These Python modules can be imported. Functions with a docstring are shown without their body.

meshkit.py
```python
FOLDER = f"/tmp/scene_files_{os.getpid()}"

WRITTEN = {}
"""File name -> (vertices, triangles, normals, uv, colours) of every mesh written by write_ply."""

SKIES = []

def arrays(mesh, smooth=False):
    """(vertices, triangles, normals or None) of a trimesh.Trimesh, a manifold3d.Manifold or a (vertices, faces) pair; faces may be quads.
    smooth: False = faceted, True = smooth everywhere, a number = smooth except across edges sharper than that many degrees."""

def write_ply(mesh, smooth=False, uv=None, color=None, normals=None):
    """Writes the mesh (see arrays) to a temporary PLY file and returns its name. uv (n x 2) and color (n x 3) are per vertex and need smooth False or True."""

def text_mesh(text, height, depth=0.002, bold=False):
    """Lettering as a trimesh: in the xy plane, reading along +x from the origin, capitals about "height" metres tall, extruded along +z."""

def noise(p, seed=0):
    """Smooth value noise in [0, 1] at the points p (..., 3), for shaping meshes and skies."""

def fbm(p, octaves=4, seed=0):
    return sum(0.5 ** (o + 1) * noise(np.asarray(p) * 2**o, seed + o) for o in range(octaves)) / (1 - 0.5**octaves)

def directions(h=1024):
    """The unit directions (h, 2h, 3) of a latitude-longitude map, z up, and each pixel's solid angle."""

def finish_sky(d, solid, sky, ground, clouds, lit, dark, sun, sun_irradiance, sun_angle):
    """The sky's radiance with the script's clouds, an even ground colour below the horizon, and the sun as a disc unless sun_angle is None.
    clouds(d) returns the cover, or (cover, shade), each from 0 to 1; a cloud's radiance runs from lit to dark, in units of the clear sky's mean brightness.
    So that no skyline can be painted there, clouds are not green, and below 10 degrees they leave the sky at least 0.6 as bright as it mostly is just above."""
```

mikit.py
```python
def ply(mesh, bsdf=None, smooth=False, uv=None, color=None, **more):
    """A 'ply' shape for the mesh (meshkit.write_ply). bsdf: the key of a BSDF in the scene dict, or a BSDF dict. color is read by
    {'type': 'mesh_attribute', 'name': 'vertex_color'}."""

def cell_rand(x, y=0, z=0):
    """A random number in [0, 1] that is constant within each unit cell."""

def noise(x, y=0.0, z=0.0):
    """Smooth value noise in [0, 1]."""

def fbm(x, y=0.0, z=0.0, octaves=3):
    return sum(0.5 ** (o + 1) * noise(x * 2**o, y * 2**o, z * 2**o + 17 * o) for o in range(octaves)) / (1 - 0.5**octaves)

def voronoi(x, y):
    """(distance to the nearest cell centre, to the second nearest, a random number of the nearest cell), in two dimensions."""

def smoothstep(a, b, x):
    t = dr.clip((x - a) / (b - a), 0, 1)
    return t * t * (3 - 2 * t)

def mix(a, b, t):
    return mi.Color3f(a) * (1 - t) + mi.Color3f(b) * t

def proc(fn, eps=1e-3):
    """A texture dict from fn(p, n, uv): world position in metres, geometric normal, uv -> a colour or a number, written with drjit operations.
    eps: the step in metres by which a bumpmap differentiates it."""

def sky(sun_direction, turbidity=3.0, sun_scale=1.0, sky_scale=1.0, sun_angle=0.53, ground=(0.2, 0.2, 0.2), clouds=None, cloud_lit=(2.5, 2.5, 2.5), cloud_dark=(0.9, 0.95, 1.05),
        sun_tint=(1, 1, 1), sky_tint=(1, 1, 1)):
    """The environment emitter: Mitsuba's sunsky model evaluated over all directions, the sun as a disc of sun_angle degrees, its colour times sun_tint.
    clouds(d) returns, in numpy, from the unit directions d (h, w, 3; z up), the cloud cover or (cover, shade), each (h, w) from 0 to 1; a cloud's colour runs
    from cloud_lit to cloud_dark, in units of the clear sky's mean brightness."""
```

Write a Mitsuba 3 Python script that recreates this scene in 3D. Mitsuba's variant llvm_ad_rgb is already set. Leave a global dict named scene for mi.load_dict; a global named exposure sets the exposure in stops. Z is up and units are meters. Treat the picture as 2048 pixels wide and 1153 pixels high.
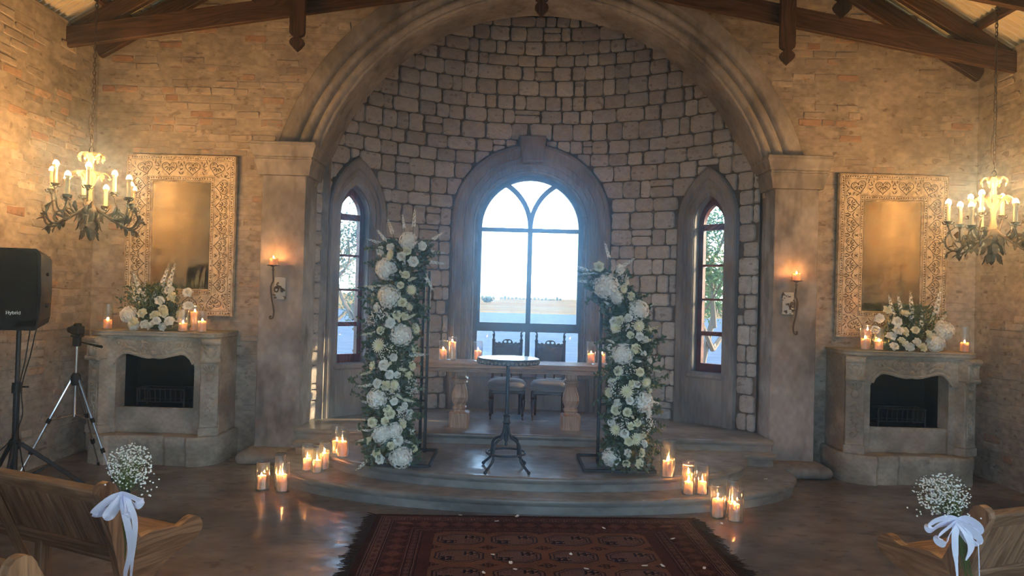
import math
import numpy as np, trimesh, mitsuba as mi, drjit as dr
import mikit, meshkit
from mikit import proc, noise, fbm, smoothstep, mix, cell_rand
from shapely.geometry import Polygon, Point, LineString, box as sbox
from shapely.ops import unary_union
from shapely import affinity

T = mi.ScalarTransform4f
scene, labels = {}, {}
PI = math.pi

# ---------------------------------------------------------------- camera, sky, sun, exposure
F_PX, EYE, PITCH, ROLL = 1420.0, np.array([-0.27, 0.0, 1.75]), 21 / 1420.0, 0.027
_f = np.array([0, math.cos(PITCH), math.sin(PITCH)])
_u0 = np.array([0, -math.sin(PITCH), math.cos(PITCH)])
_up = math.cos(ROLL) * _u0 - math.sin(ROLL) * np.array([1.0, 0, 0])
scene['camera'] = {'type': 'perspective', 'fov': math.degrees(2 * math.atan(1024 / F_PX)), 'fov_axis': 'x', 'near_clip': 0.05, 'far_clip': 5000.0,
                   'to_world': T().look_at(origin=EYE.tolist(), target=(EYE + _f).tolist(), up=_up.tolist())}
SUN = (4.2, 0.42, 1.55)
scene['sky'] = mikit.sky(SUN, turbidity=3.0, sun_scale=0.3, sky_scale=2.3, sun_angle=0.6, ground=(0.22, 0.2, 0.16))
exposure = 4.9
BULB = (23.0, 11.6, 3.9)      # radiance of a candle bulb
FLAME = (34.0, 12.6, 3.2)      # radiance of a candle flame

# ---------------------------------------------------------------- materials
def rgb(*c): return {'type': 'rgb', 'value': list(c)}
def pr(color, rough=0.6, spec=0.4, **k):
    return {'type': 'principled', 'base_color': color if isinstance(color, dict) else rgb(*color), 'roughness': rough, 'specular': spec, **k}
def two(b): return {'type': 'twosided', 'bsdf': b}
def diff(c): return two({'type': 'diffuse', 'reflectance': c if isinstance(c, dict) else rgb(*c)})
def M(name, b): scene['m_' + name] = b

def f_plaster(p, n, uv):
    a = fbm(p.x * 3.1 + 5, p.y * 3.1, p.z * 2.3, 4)
    b = fbm(p.x * 26, p.y * 26, p.z * 14, 3)
    s = smoothstep(0.52, 0.74, fbm(p.x * 9 + 3, p.y * 9, p.z * 1.6 + 9, 3))
    c = mix((0.235, 0.224, 0.207), (0.400, 0.382, 0.355), smoothstep(0.3, 0.7, a))
    c = c * (0.80 + 0.4 * b)
    return c * (1 - 0.24 * s)
M('plaster', diff(proc(f_plaster)))

def f_stonetrim(p, n, uv):
    a = fbm(p.x * 4.1 + 2, p.y * 4.1, p.z * 3.3, 4)
    b = fbm(p.x * 40, p.y * 40, p.z * 40, 3)
    c = mix((0.300, 0.275, 0.225), (0.500, 0.460, 0.385), smoothstep(0.3, 0.7, a))
    return c * (0.78 + 0.44 * b)
M('carved', diff(proc(f_stonetrim)))

def f_surround(p, n, uv):
    a = fbm(p.x * 3, p.y * 3, p.z * 1.2, 3)
    b = fbm(p.x * 60, p.y * 60, p.z * 6, 3)
    c = mix((0.205, 0.195, 0.185), (0.335, 0.320, 0.305), smoothstep(0.3, 0.7, a))
    return c * (0.80 + 0.4 * b)
M('surround', diff(proc(f_surround)))

def f_wall(p, n, uv):
    u = p.x + p.y
    a = fbm(u * 1.7 + 4, p.z * 1.9, 3.3, 4)
    b = fbm(u * 19, p.z * 26, 1.0, 4)
    d = smoothstep(0.56, 0.72, fbm(u * 6.5 + 30, p.z * 11.0, 7.0, 5))
    w = 0.012 * (noise(u * 7, p.z * 7) - 0.5)
    row = (p.z + w) / 0.083; fr = row - dr.floor(row)
    cr = smoothstep(0.08, 0.02, dr.minimum(fr, 1 - fr)) * smoothstep(0.52, 0.66, fbm(u * 2.3 + 9, p.z * 6, 2.0, 3))
    e = smoothstep(0.70, 0.80, fbm(u * 11 + 70, p.z * 19.0, 2.0, 5))
    c = mix((0.265, 0.232, 0.190), (0.430, 0.385, 0.322), smoothstep(0.25, 0.75, a))
    c = c * (0.66 + 0.68 * b)
    c = mix(c, (0.55, 0.49, 0.40), d * 0.40)
    c = mix(c, (0.15, 0.115, 0.085), cr * 0.28)
    return mix(c, (0.15, 0.105, 0.07), e * 0.55)
M('wall', diff(proc(f_wall)))

def f_brick(p, n, uv):      # uv.x: a number of the brick's own, uv.y: how bare it is of limewash
    u = p.x + p.y
    b = fbm(u * 24, p.z * 34, uv.x * 9, 4)
    a = fbm(u * 1.7 + 4, p.z * 1.9, 3.3, 4)
    wash = mix((0.285, 0.250, 0.208), (0.450, 0.400, 0.335), smoothstep(0.28, 0.72, a)) * (0.82 + 0.38 * uv.x)
    bare = mix((0.36, 0.185, 0.105), (0.47, 0.31, 0.205), uv.x)
    t = smoothstep(0.36, 0.62, b + (uv.y - 0.5) * 0.9)
    c = mix(wash, bare, t * 0.62) * (0.74 + 0.52 * b)
    e = smoothstep(0.68, 0.80, fbm(u * 15 + 40, p.z * 24, 5.0, 5))
    return mix(c, (0.14, 0.10, 0.07), e * 0.5)
M('brick', diff(proc(f_brick)))

def f_stone(p, n, uv):
    b = fbm(p.x * 15 + uv.x * 31, p.y * 15, p.z * 15, 4)
    g = fbm(p.x * 70, p.y * 70, p.z * 55, 2)
    c = mix((0.380, 0.376, 0.362), (0.600, 0.592, 0.565), uv.x * 0.8 + 0.1)
    c = mix(c, (0.42, 0.37, 0.315), uv.y * 0.5)
    c = c * (0.62 + 0.5 * b + 0.26 * g)
    return mix(c, (0.12, 0.105, 0.09), smoothstep(0.62, 0.76, b) * 0.5)
M('stone', diff(proc(f_stone)))
M('mortar', diff(proc(lambda p, n, uv: mix((0.115, 0.104, 0.096), (0.21, 0.195, 0.18), fbm(p.x * 12, p.y * 12, p.z * 12, 3)))))

def f_floor(p, n, uv):
    a = fbm(p.x * 1.3 + 8, p.y * 1.3, p.z * 3, 4)
    b = fbm(p.x * 7, p.y * 11, p.z * 9, 4)
    st = smoothstep(0.66, 0.76, fbm(p.x * 9 + 5, p.y * 17, 4.0, 4))
    c = mix((0.110, 0.096, 0.081), (0.205, 0.184, 0.158), smoothstep(0.3, 0.7, a)) * (0.72 + 0.56 * b)
    return mix(c, (0.065, 0.052, 0.042), st * 0.4)
def f_floor_r(p, n, uv):
    return 0.17 + 0.20 * smoothstep(0.35, 0.7, fbm(p.x * 4, p.y * 6, 1.0, 4))
def f_floor_b(p, n, uv):
    return fbm(p.x * 5, p.y * 8, p.z * 5, 3) + 0.12 * fbm(p.x * 30, p.y * 46, p.z * 30, 2)
M('floor', {'type': 'bumpmap', 'arbitrary': proc(f_floor_b, 0.01), 'scale': 0.004, 'bsdf': pr(proc(f_floor), proc(f_floor_r), 0.5)})

def f_step(p, n, uv):
    a = fbm(p.x * 1.8 + 3, p.y * 1.8, p.z * 3, 4)
    b = fbm(p.x * 12, p.y * 20, p.z * 16, 4)
    c = mix((0.170, 0.163, 0.148), (0.300, 0.290, 0.266), smoothstep(0.3, 0.7, a)) * (0.75 + 0.5 * b)
    return c
M('step', {'type': 'bumpmap', 'arbitrary': proc(f_floor_b, 0.01), 'scale': 0.003, 'bsdf': pr(proc(f_step), proc(lambda p, n, uv: 0.22 + 0.2 * smoothstep(0.35, 0.7, fbm(p.x * 4, p.y * 6, 1.0, 3))), 0.5)})

def wood(dark, light, grain=1.0):
    def f(p, n, uv):        # uv: metres along and across the plank, shifted for each plank
        w = fbm(uv.x * 1.7, uv.y * 9, 2.0, 3)
        g = fbm(uv.x * 3.0 + 4, uv.y * 70 + 9 * w, 1.0, 4)
        k = fbm(uv.x * 14, uv.y * 160, 5.0, 2)
        return mix(dark, light, smoothstep(0.28, 0.72, g)) * (0.72 + 0.36 * k + 0.24 * w)
    return proc(f)
M('truss_wood', two(pr(wood((0.046, 0.024, 0.014), (0.090, 0.045, 0.026)), 0.55, 0.35)))
M('pew_wood', two(pr(wood((0.170, 0.085, 0.044), (0.285, 0.155, 0.083)), 0.42, 0.4)))
M('table_wood', two(pr(wood((0.31, 0.205, 0.140), (0.46, 0.32, 0.225)), 0.45, 0.4)))
M('red_wood', two(pr(wood((0.085, 0.022, 0.018), (0.17, 0.048, 0.036)), 0.5, 0.4)))
M('chair_wood', pr((0.055, 0.028, 0.018), 0.4, 0.5))
M('frame_grey', two(pr((0.105, 0.10, 0.10), 0.5, 0.4)))
M('velvet', two(pr((0.23, 0.20, 0.185), 0.85, 0.2, sheen=0.6)))
M('tufted', two(pr((0.12, 0.115, 0.12), 0.6, 0.4)))
M('braid', two(pr((0.36, 0.31, 0.26), 0.8, 0.2)))
M('roof_sheet', two(pr((0.62, 0.53, 0.34), 0.5, 0.4)))
M('iron', two(pr((0.020, 0.020, 0.023), 0.42, 0.5)))
M('blue_iron', two(pr((0.045, 0.060, 0.075), 0.40, 0.5)))
M('rust_iron', two(pr((0.075, 0.055, 0.042), 0.55, 0.5)))
M('bronze', two(pr((0.105, 0.080, 0.055), 0.48, 0.5, metallic=0.3)))
M('gilt', two(pr((0.40, 0.29, 0.15), 0.5, 0.5)))
M('cream_tube', two(pr((0.62, 0.48, 0.27), 0.5, 0.4)))
M('chrome', two(pr((0.55, 0.55, 0.56), 0.22, 0.5, metallic=1.0)))
M('black_plastic', two(pr((0.018, 0.017, 0.017), 0.55, 0.4)))
M('speaker_grille', two(pr((0.022, 0.018, 0.016), 0.7, 0.3)))
M('white_print', diff((0.75, 0.75, 0.75)))
M('soot', diff((0.012, 0.011, 0.010)))
M('marble', two(pr((0.62, 0.62, 0.60), 0.16, 0.5)))
M('mirror', {'type': 'roughconductor', 'material': 'Ag', 'alpha': 0.004, 'specular_reflectance': rgb(0.80, 0.74, 0.64)})
def f_mirrorframe(p, n, uv):
    b = fbm((p.x + p.y) * 30, p.z * 30, 2.0, 4)
    return mix((0.42, 0.34, 0.235), (0.62, 0.53, 0.39), smoothstep(0.25, 0.65, b))
M('mirror_frame', two(pr(proc(f_mirrorframe), 0.55, 0.4)))
M('dark_inlay', diff((0.085, 0.058, 0.036)))
M('old_tile', diff(proc(lambda p, n, uv: mix((0.62, 0.60, 0.54), (0.12, 0.09, 0.07), smoothstep(0.56, 0.64, fbm(p.x * 26, p.y * 26, p.z * 26, 3))))))
M('wax', {'type': 'principledthin', 'base_color': rgb(0.92, 0.73, 0.57), 'roughness': 0.5, 'diff_trans': 1.1, 'spec_trans': 0.0, 'eta': 1.45})
M('wick', diff((0.02, 0.015, 0.012)))
M('pane', {'type': 'thindielectric', 'int_ior': 1.5})
M('vase_glass', {'type': 'thindielectric', 'int_ior': 1.50, 'specular_transmittance': rgb(0.97, 0.98, 0.98)})
M('solid_glass', {'type': 'dielectric', 'int_ior': 1.5})
M('petal_white', diff((0.90, 0.91, 0.86)))
M('petal_cream', diff((0.87, 0.86, 0.68)))
M('petal_lime', diff((0.80, 0.84, 0.48)))
M('leaf', two(pr((0.088, 0.135, 0.080), 0.55, 0.35)))
M('leaf_grey', two(pr((0.175, 0.225, 0.190), 0.6, 0.3)))
M('stem', two(pr((0.10, 0.13, 0.035), 0.6, 0.3)))
M('ribbon', two(pr((0.74, 0.74, 0.86), 0.45, 0.4, sheen=0.4)))
M('navy', diff((0.020, 0.026, 0.042)))

# ---------------------------------------------------------------- mesh helpers: a mesh is (vertices, triangles)
RNG = np.random.default_rng(11)
def cat(ms):
    vs, fs, o = [], [], 0
    for v, f in ms:
        vs.append(np.asarray(v, float)); fs.append(np.asarray(f, int) + o); o += len(v)
    return np.vstack(vs), np.vstack(fs)
def tr(x=0, y=0, z=0):
    m = np.eye(4); m[:3, 3] = (x, y, z); return m
def rz(a):
    m = np.eye(4); c, s = math.cos(a), math.sin(a); m[:2, :2] = [[c, -s], [s, c]]; return m
def rx(a):
    m = np.eye(4); c, s = math.cos(a), math.sin(a); m[1:3, 1:3] = [[c, -s], [s, c]]; return m
def ry(a):
    m = np.eye(4); c, s = math.cos(a), math.sin(a); m[0, 0], m[0, 2], m[2, 0], m[2, 2] = c, s, -s, c; return m
def sc(x, y=None, z=None):
    y = x if y is None else y; z = x if z is None else z
    return np.diag([x, y, z, 1.0])
def xf(m, A):
    v = np.asarray(m[0]) @ A[:3, :3].T + A[:3, 3]
    f = np.asarray(m[1])
    return v, (f[:, ::-1] if np.linalg.det(A[:3, :3]) < 0 else f)
def quads(q):
    q = np.asarray(q, int); return np.vstack([q[:, [0, 1, 2]], q[:, [0, 2, 3]]])
def box(x0, x1, y0, y1, z0, z1, b=0.0):
    c = np.array([(x0 + x1) / 2, (y0 + y1) / 2, (z0 + z1) / 2]); h = np.array([x1 - x0, y1 - y0, z1 - z0]) / 2
    if b <= 0:
        v = np.array([[x, y, z] for x in (-1, 1) for y in (-1, 1) for z in (-1, 1)]) * h + c
        return v, quads([[0, 1, 3, 2], [4, 6, 7, 5], [0, 4, 5, 1], [2, 3, 7, 6], [0, 2, 6, 4], [1, 5, 7, 3]])
    b = min(b, h.min() * 0.9); P = []
    for s in np.array([[x, y, z] for x in (-1, 1) for y in (-1, 1) for z in (-1, 1)]):
        for k in range(3):
            q = h - b; q[k] = h[k]; P.append(s * q)
    t = trimesh.convex.convex_hull(np.array(P))
    return np.array(t.vertices) + c, np.array(t.faces)
def loft(rings, closed=True, cap0=False, cap1=False):
    R = np.asarray(rings, float); k, n = R.shape[:2]
    m = n if closed else n - 1
    i, j = np.meshgrid(np.arange(k - 1), np.arange(m), indexing='ij')
    q = np.stack([i * n + j, i * n + (j + 1) % n, (i + 1) * n + (j + 1) % n, (i + 1) * n + j], -1).reshape(-1, 4)
    v, f = R.reshape(-1, 3), quads(q)
    for on, ring, flip in ((cap0, 0, True), (cap1, k - 1, False)):
        if on:
            c = len(v); v = np.vstack([v, R[ring].mean(0)])
            a = ring * n + np.arange(n); b = ring * n + (np.arange(n) + 1) % n
            t = np.stack([a, b, np.full(n, c)], 1)
            f = np.vstack([f, t[:, ::-1] if flip else t])
    return v, f
def tube(path, r, n=8, closed=False):
    p = np.asarray(path, float); r = np.broadcast_to(np.asarray(r, float), (len(p),))
    if closed: t = np.roll(p, -1, 0) - np.roll(p, 1, 0)
    else: t = np.gradient(p, axis=0)
    t = t / (np.linalg.norm(t, axis=1, keepdims=True) + 1e-12)
    a = np.array([0, 0, 1.0]) if abs(t[0][2]) < 0.9 else np.array([1.0, 0, 0])
    rings, ang = [], np.arange(n) * 2 * PI / n
    for i in range(len(p)):
        a = a - t[i] * (a @ t[i]); a = a / (np.linalg.norm(a) + 1e-12); b = np.cross(t[i], a)
        rings.append(p[i] + r[i] * (np.cos(ang)[:, None] * a + np.sin(ang)[:, None] * b))
    if closed: rings.append(rings[0])
    return loft(rings, True, not closed, not closed)
def lathe(prof, n=24, at=(0, 0, 0)):
    ang = np.arange(n) * 2 * PI / n
    rings = [np.stack([max(r, 1e-4) * np.cos(ang), max(r, 1e-4) * np.sin(ang), np.full(n, z)], 1) for r, z in prof]
    v, f = loft(rings, True, True, True)
    return v + np.array(at), f
def extrude(poly, d):
    ps = getattr(poly, 'geoms', [poly])
    out = []
    for g in ps:
        if g.area > 1e-8:
            t = trimesh.creation.extrude_polygon(g, d, engine='earcut'); out.append((np.array(t.vertices), np.array(t.faces)))
    return cat(out)
def spline(pts, n=24):
    """Catmull-Rom through the points."""
    p = np.asarray(pts, float); q = np.vstack([2 * p[0] - p[1], p, 2 * p[-1] - p[-2]]); out = []
    for i in range(len(p) - 1):
        a, b, c, d = q[i:i + 4]
        for t in np.linspace(0, 1, n, endpoint=False):
            out.append(0.5 * (2 * b + (c - a) * t + (2 * a - 5 * b + 4 * c - d) * t * t + (3 * b - a - 3 * c + d) * t ** 3))
    out.append(p[-1]); return np.array(out)
def ball(r, at=(0, 0, 0), sub=2):
    s = trimesh.creation.icosphere(sub, r); return np.array(s.vertices) + np.array(at), np.array(s.faces)
XZ = np.array([[1, 0, 0, 0], [0, 0, -1, 0], [0, 1, 0, 0], [0, 0, 0, 1.0]])     # a drawing (x, y) set upright: x, z; its thickness towards -y
def upright(poly, d, y_back):
    """The flat outline poly (x, z) as a slab of thickness d whose back stands at y_back, facing -y."""
    return xf(extrude(poly, d), tr(0, y_back, 0) @ XZ)

# ---------------------------------------------------------------- scene entries and labels
used = set()
def fresh(name):
    k, i = name, 0
    while k in used:
        i += 1; k = f'{name}_{i:03d}'
    used.add(k); return k
def tag(key, label=None, category=None, group=None, kind=None):
    d = {k: v for k, v in (('label', label), ('category', category), ('group', group), ('kind', kind)) if v}
    if d: labels[key] = {**labels.get(key, {}), **d}
def thing(name, label, category, group=None, kind=None):
    k = fresh(name); tag(k, label, category, group, kind); return k
_cache = {}
def add(name, mesh, bsdf, parent=None, smooth=35, label=None, category=None, group=None, kind=None, to=None, uv=None, radiance=None, share=None):
    k = fresh((parent + '__' + name) if parent else name)
    if share is not None and share in _cache: d = dict(_cache[share])
    else:
        d = mikit.ply(mesh, 'm_' + bsdf, smooth=smooth, uv=uv)
        if share is not None: _cache[share] = dict(d)
    if to is not None: d['to_world'] = T(np.asarray(to).tolist())
    if radiance is not None: d['emitter'] = {'type': 'area', 'radiance': rgb(*radiance)}
    scene[k] = d
    tag(k, label, category, group, kind)
    return k
def plank(name, mesh, bsdf, parent=None, axis=0, pre=None, **k):
    """A wooden piece: its uv runs along and across the grain."""
    v, f = mesh
    v, f = np.asarray(v)[np.asarray(f)].reshape(-1, 3), np.arange(len(f) * 3).reshape(-1, 3)
    o = [i for i in range(3) if i != axis]
    r = RNG.random(2) * 9
    uv = np.stack([v[:, axis] + r[0], v[:, o[0]] + v[:, o[1]] + r[1]], 1)
    if pre is not None: v = v @ pre[:3, :3].T + pre[:3, 3]
    return add(name, (v, f), bsdf, parent, smooth=False, uv=uv, **k)
def beam(a, b, w, h, bev=0.006, up=(0, 0, 1)):
    """A chamfered bar from a to b; its mesh lies along x first so that the grain is right."""
    a, b = np.array(a, float), np.array(b, float); d = b - a; L = np.linalg.norm(d); x = d / L
    y = np.cross(up, x); y /= np.linalg.norm(y); z = np.cross(x, y)
    A = np.eye(4); A[:3, 0], A[:3, 1], A[:3, 2], A[:3, 3] = x, y, z, a
    return box(0, L, -w / 2, w / 2, -h / 2, h / 2, bev), A
def bar(name, a, b, w, h, bsdf, parent=None, up=(0, 0, 1), **k):
    m, A = beam(a, b, w, h, up=up)
    return plank(name, m, bsdf, parent, axis=0, to=A, **k)

# ================================================================ the building
XL, XR, YB, YA = -4.80, 4.72, 7.65, 7.87        # side walls, brick wall's face, back of the arch
Z1, Z2, Z3 = 0.13, 0.25, 0.36                   # steps and platform
YREAR, EAVE, PITCHR = -7.0, 4.42, 0.60
def roof_z(x): return 4.40 + PITCHR * ((XR - x) if x > 0 else (x - XL))     # top of the rafters
RIDGE_X = (XL + XR) / 2

add('floor', box(XL - 0.3, XR + 0.3, YREAR - 0.3, 9.6, -0.25, 0.0), 'floor', smooth=False, kind='structure', label='polished dark brown concrete floor with dull reflections')

arc = lambda r, z0, a0, a1, n: [(r * math.cos(a), z0 + r * math.sin(a)) for a in np.linspace(a0, a1, n)]
opening = Polygon([(2.475, -0.1), *arc(2.475, 2.5, 0, PI, 64), (-2.475, -0.1)])
gable = Polygon([(XL - 0.3, 0), (XR + 0.3, 0), (XR + 0.3, 4.3), (RIDGE_X, roof_z(RIDGE_X) + 0.05), (XL - 0.3, 4.3)])
wall_back = add('wall_back', upright(gable.difference(opening), YA - YB, YA), 'wall', smooth=False, kind='structure', label='limewashed old brick wall with an arched opening into the apse')
def side_wall(name, x0, x1, holes, label):
    p = sbox(YREAR, 0, YA, EAVE)
    for h in holes: p = p.difference(sbox(*h))
    m = extrude(p, x1 - x0)      # drawn in (y, z)
    A = np.array([[0, 0, 1, x0], [1, 0, 0, 0], [0, 1, 0, 0], [0, 0, 0, 1.0]])
    return add(name, xf(m, A), 'wall', smooth=False, kind='structure', label=label)
wall_left = side_wall('wall_left', XL - 0.3, XL, [(-4.6, 1.0, -3.4, 3.1), (-1.8, 1.0, -0.6, 3.1)], 'rough limewashed brick side wall behind the loudspeaker')
RW = [(-5.6, 0.9, -4.1, 3.3), (-2.9, 0.9, -1.4, 3.3), (-0.2, 0.9, 1.3, 3.3)]
wall_right = side_wall('wall_right', XR, XR + 0.3, RW, 'rough limewashed brick side wall beyond the fireplace with the candle on its corner')
rear = Polygon([(XL, 0), (XR, 0), (XR, 4.3), (RIDGE_X, roof_z(RIDGE_X) + 0.05), (XL, 4.3)]).difference(sbox(-2.6, 0.0, 2.6, 3.8))
add('wall_rear', upright(rear, 0.3, YREAR), 'wall', smooth=False, kind='structure', label='limewashed rear wall with a wide open doorway')

# ---- bricks that show through the limewash
def brick_wall(holder, mask, place, keep, n_parts, seed, focus):
    """mask: outline in (u, z). place(u, z, d) -> point, d metres proud of the wall. The most visible n_parts become parts, the rest one part."""
    r = np.random.default_rng(seed); u0, z0, u1, z1 = mask.bounds; out = []
    from shapely.prepared import prep
    pm = prep(mask)
    for row in range(int((z1 - z0) / 0.083)):
        z = z0 + row * 0.083; u = u0 - 0.24 * r.random()
        while u < u1:
            w = 0.225 * (0.55 if r.random() < 0.16 else 1) + 0.02 * r.random()
            h = 0.068 + 0.008 * r.random()
            patch = meshkit.fbm(np.array([[u * 1.1 + seed, z * 1.6, 0.5]]), 3, seed)[0]
            if r.random() < keep + 1.5 * (patch - 0.5) and pm.contains(sbox(u, z, u + w, z + h)):
                j = r.normal(0, 0.005, (8, 2)); d = 0.005 + 0.011 * r.random() ** 2; i = 0.010
                base = np.array([(u, z), (u + w, z), (u + w, z + h), (u, z + h)])
                top = np.array([(u + i, z + i), (u + w - i, z + i), (u + w - i, z + h - i), (u + i, z + h - i)]) + j[:4]
                mid = (base + top) / 2 + j[4:] * 0.5
                v = np.array([place(a, b, -0.004) for a, b in base] + [place(a, b, d * 0.75) for a, b in mid] + [place(a, b, d) for a, b in top])
                f = [[8, 9, 10], [8, 10, 11]]
                for k in range(4):
                    l = (k + 1) % 4; f += [[k, l, 4 + l], [k, 4 + l, 4 + k], [4 + k, 4 + l, 8 + l], [4 + k, 8 + l, 8 + k]]
                bare = r.random(); bare = 0.10 + 0.32 * bare if bare < 0.88 else 0.5 + 0.6 * (bare - 0.88) / 0.12
                out.append((focus(u + w / 2, z) * w * (0.6 + bare), v, np.array(f), np.tile([r.random(), bare], (12, 1))))
            u += w + 0.012
    out.sort(key=lambda t: -t[0])
    for s, v, f, uv in out[:n_parts]: add('brick', (v, f), 'brick', holder, smooth=True, uv=uv)
    rest = out[n_parts:]
    if rest:
        m = cat([(v, f) for s, v, f, uv in rest])
        add('faint_bricks', m, 'brick', holder, smooth=True, uv=np.vstack([t[3] for t in rest]), kind='stuff')
bm = sbox(XL + 0.02, 0.3, XR - 0.02, 5.0).difference(unary_union([Point(0, 2.5).buffer(2.94), sbox(-2.94, 0, 2.94, 3.0), sbox(-3.04, 2.9, 3.04, 3.34), sbox(-4.40, 1.45, -3.24, 3.16), sbox(3.19, 1.40, 4.36, 3.16), sbox(-4.5, 0, -3.2, 1.3), sbox(3.1, 0, 4.42, 1.3)]))
brick_wall(wall_back, bm, lambda u, z, d: (u, YB - d, z), 0.42, 295, 3, lambda u, z: 1.0 + 0.2 * (z > 1.4))
brick_wall(wall_left, sbox(4.2, 0.15, YB - 0.02, 4.25), lambda u, z, d: (XL + d, u, z), 0.36, 150, 5, lambda u, z: 0.3 + 1.0 * (u > 6.3))
brick_wall(wall_right, sbox(4.2, 0.15, YB - 0.02, 4.25), lambda u, z, d: (XR - d, YB + 4.2 - u, z), 0.30, 110, 6, lambda u, z: 0.3 + 1.0 * (u < 5.2))

# ---- steps and platform: a bullnosed slab from an outline
def slab(poly, z0, z1, nose=0.03, bead=True):
    h = z1 - z0
    prof = [(-nose, 0.0), (-nose, 0.5 * h), (-nose * 0.35, 0.60 * h), (0, 0.74 * h), (0, 0.86 * h), (-0.004, 0.93 * h), (-0.014, 0.98 * h), (-0.03, h)]
    c = np.array(poly.exterior.coords)[:-1]
    if Polygon(c).exterior.is_ccw is False: c = c[::-1]
    seg = np.roll(c, -1, 0) - c; L = np.r_[0, np.cumsum(np.hypot(*seg.T))]
    n = max(80, int(L[-1] / 0.05)); t = np.linspace(0, L[-1], n, endpoint=False)
    cc = np.vstack([c, c[:1]]); P = np.stack([np.interp(t, L, cc[:, 0]), np.interp(t, L, cc[:, 1])], 1)
    d = np.roll(P, -1, 0) - np.roll(P, 1, 0); d /= np.linalg.norm(d, axis=1, keepdims=True) + 1e-9
    N = np.stack([d[:, 1], -d[:, 0]], 1)
    rings = [np.column_stack([P + N * o, np.full(n, z0 + z)]) for o, z in prof]
    v, f = loft(rings)
    cap = Polygon(rings[-1][:, :2]).buffer(0)
    v2, f2 = trimesh.creation.triangulate_polygon(cap, engine='earcut')
    return cat([(v, f), (np.column_stack([v2, np.full(len(v2), z1)]), f2)])
ell = lambda a, b, cy: Polygon([(a * math.cos(t), cy - b * math.sin(t)) for t in np.linspace(0, PI, 90)])
rnd = lambda p, r: p.buffer(r).buffer(-2 * r).buffer(r)
st1 = unary_union([ell(2.49, 1.13, 6.885), sbox(-2.49, 6.86, 2.49, 7.5)])
st1 = st1.difference(unary_union([Point(2.62, 6.98).buffer(0.10), Point(-2.62, 6.98).buffer(0.10)]))
st1 = rnd(unary_union([st1, sbox(-2.62, 7.16, 2.62, 7.5)]), 0.05)
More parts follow.
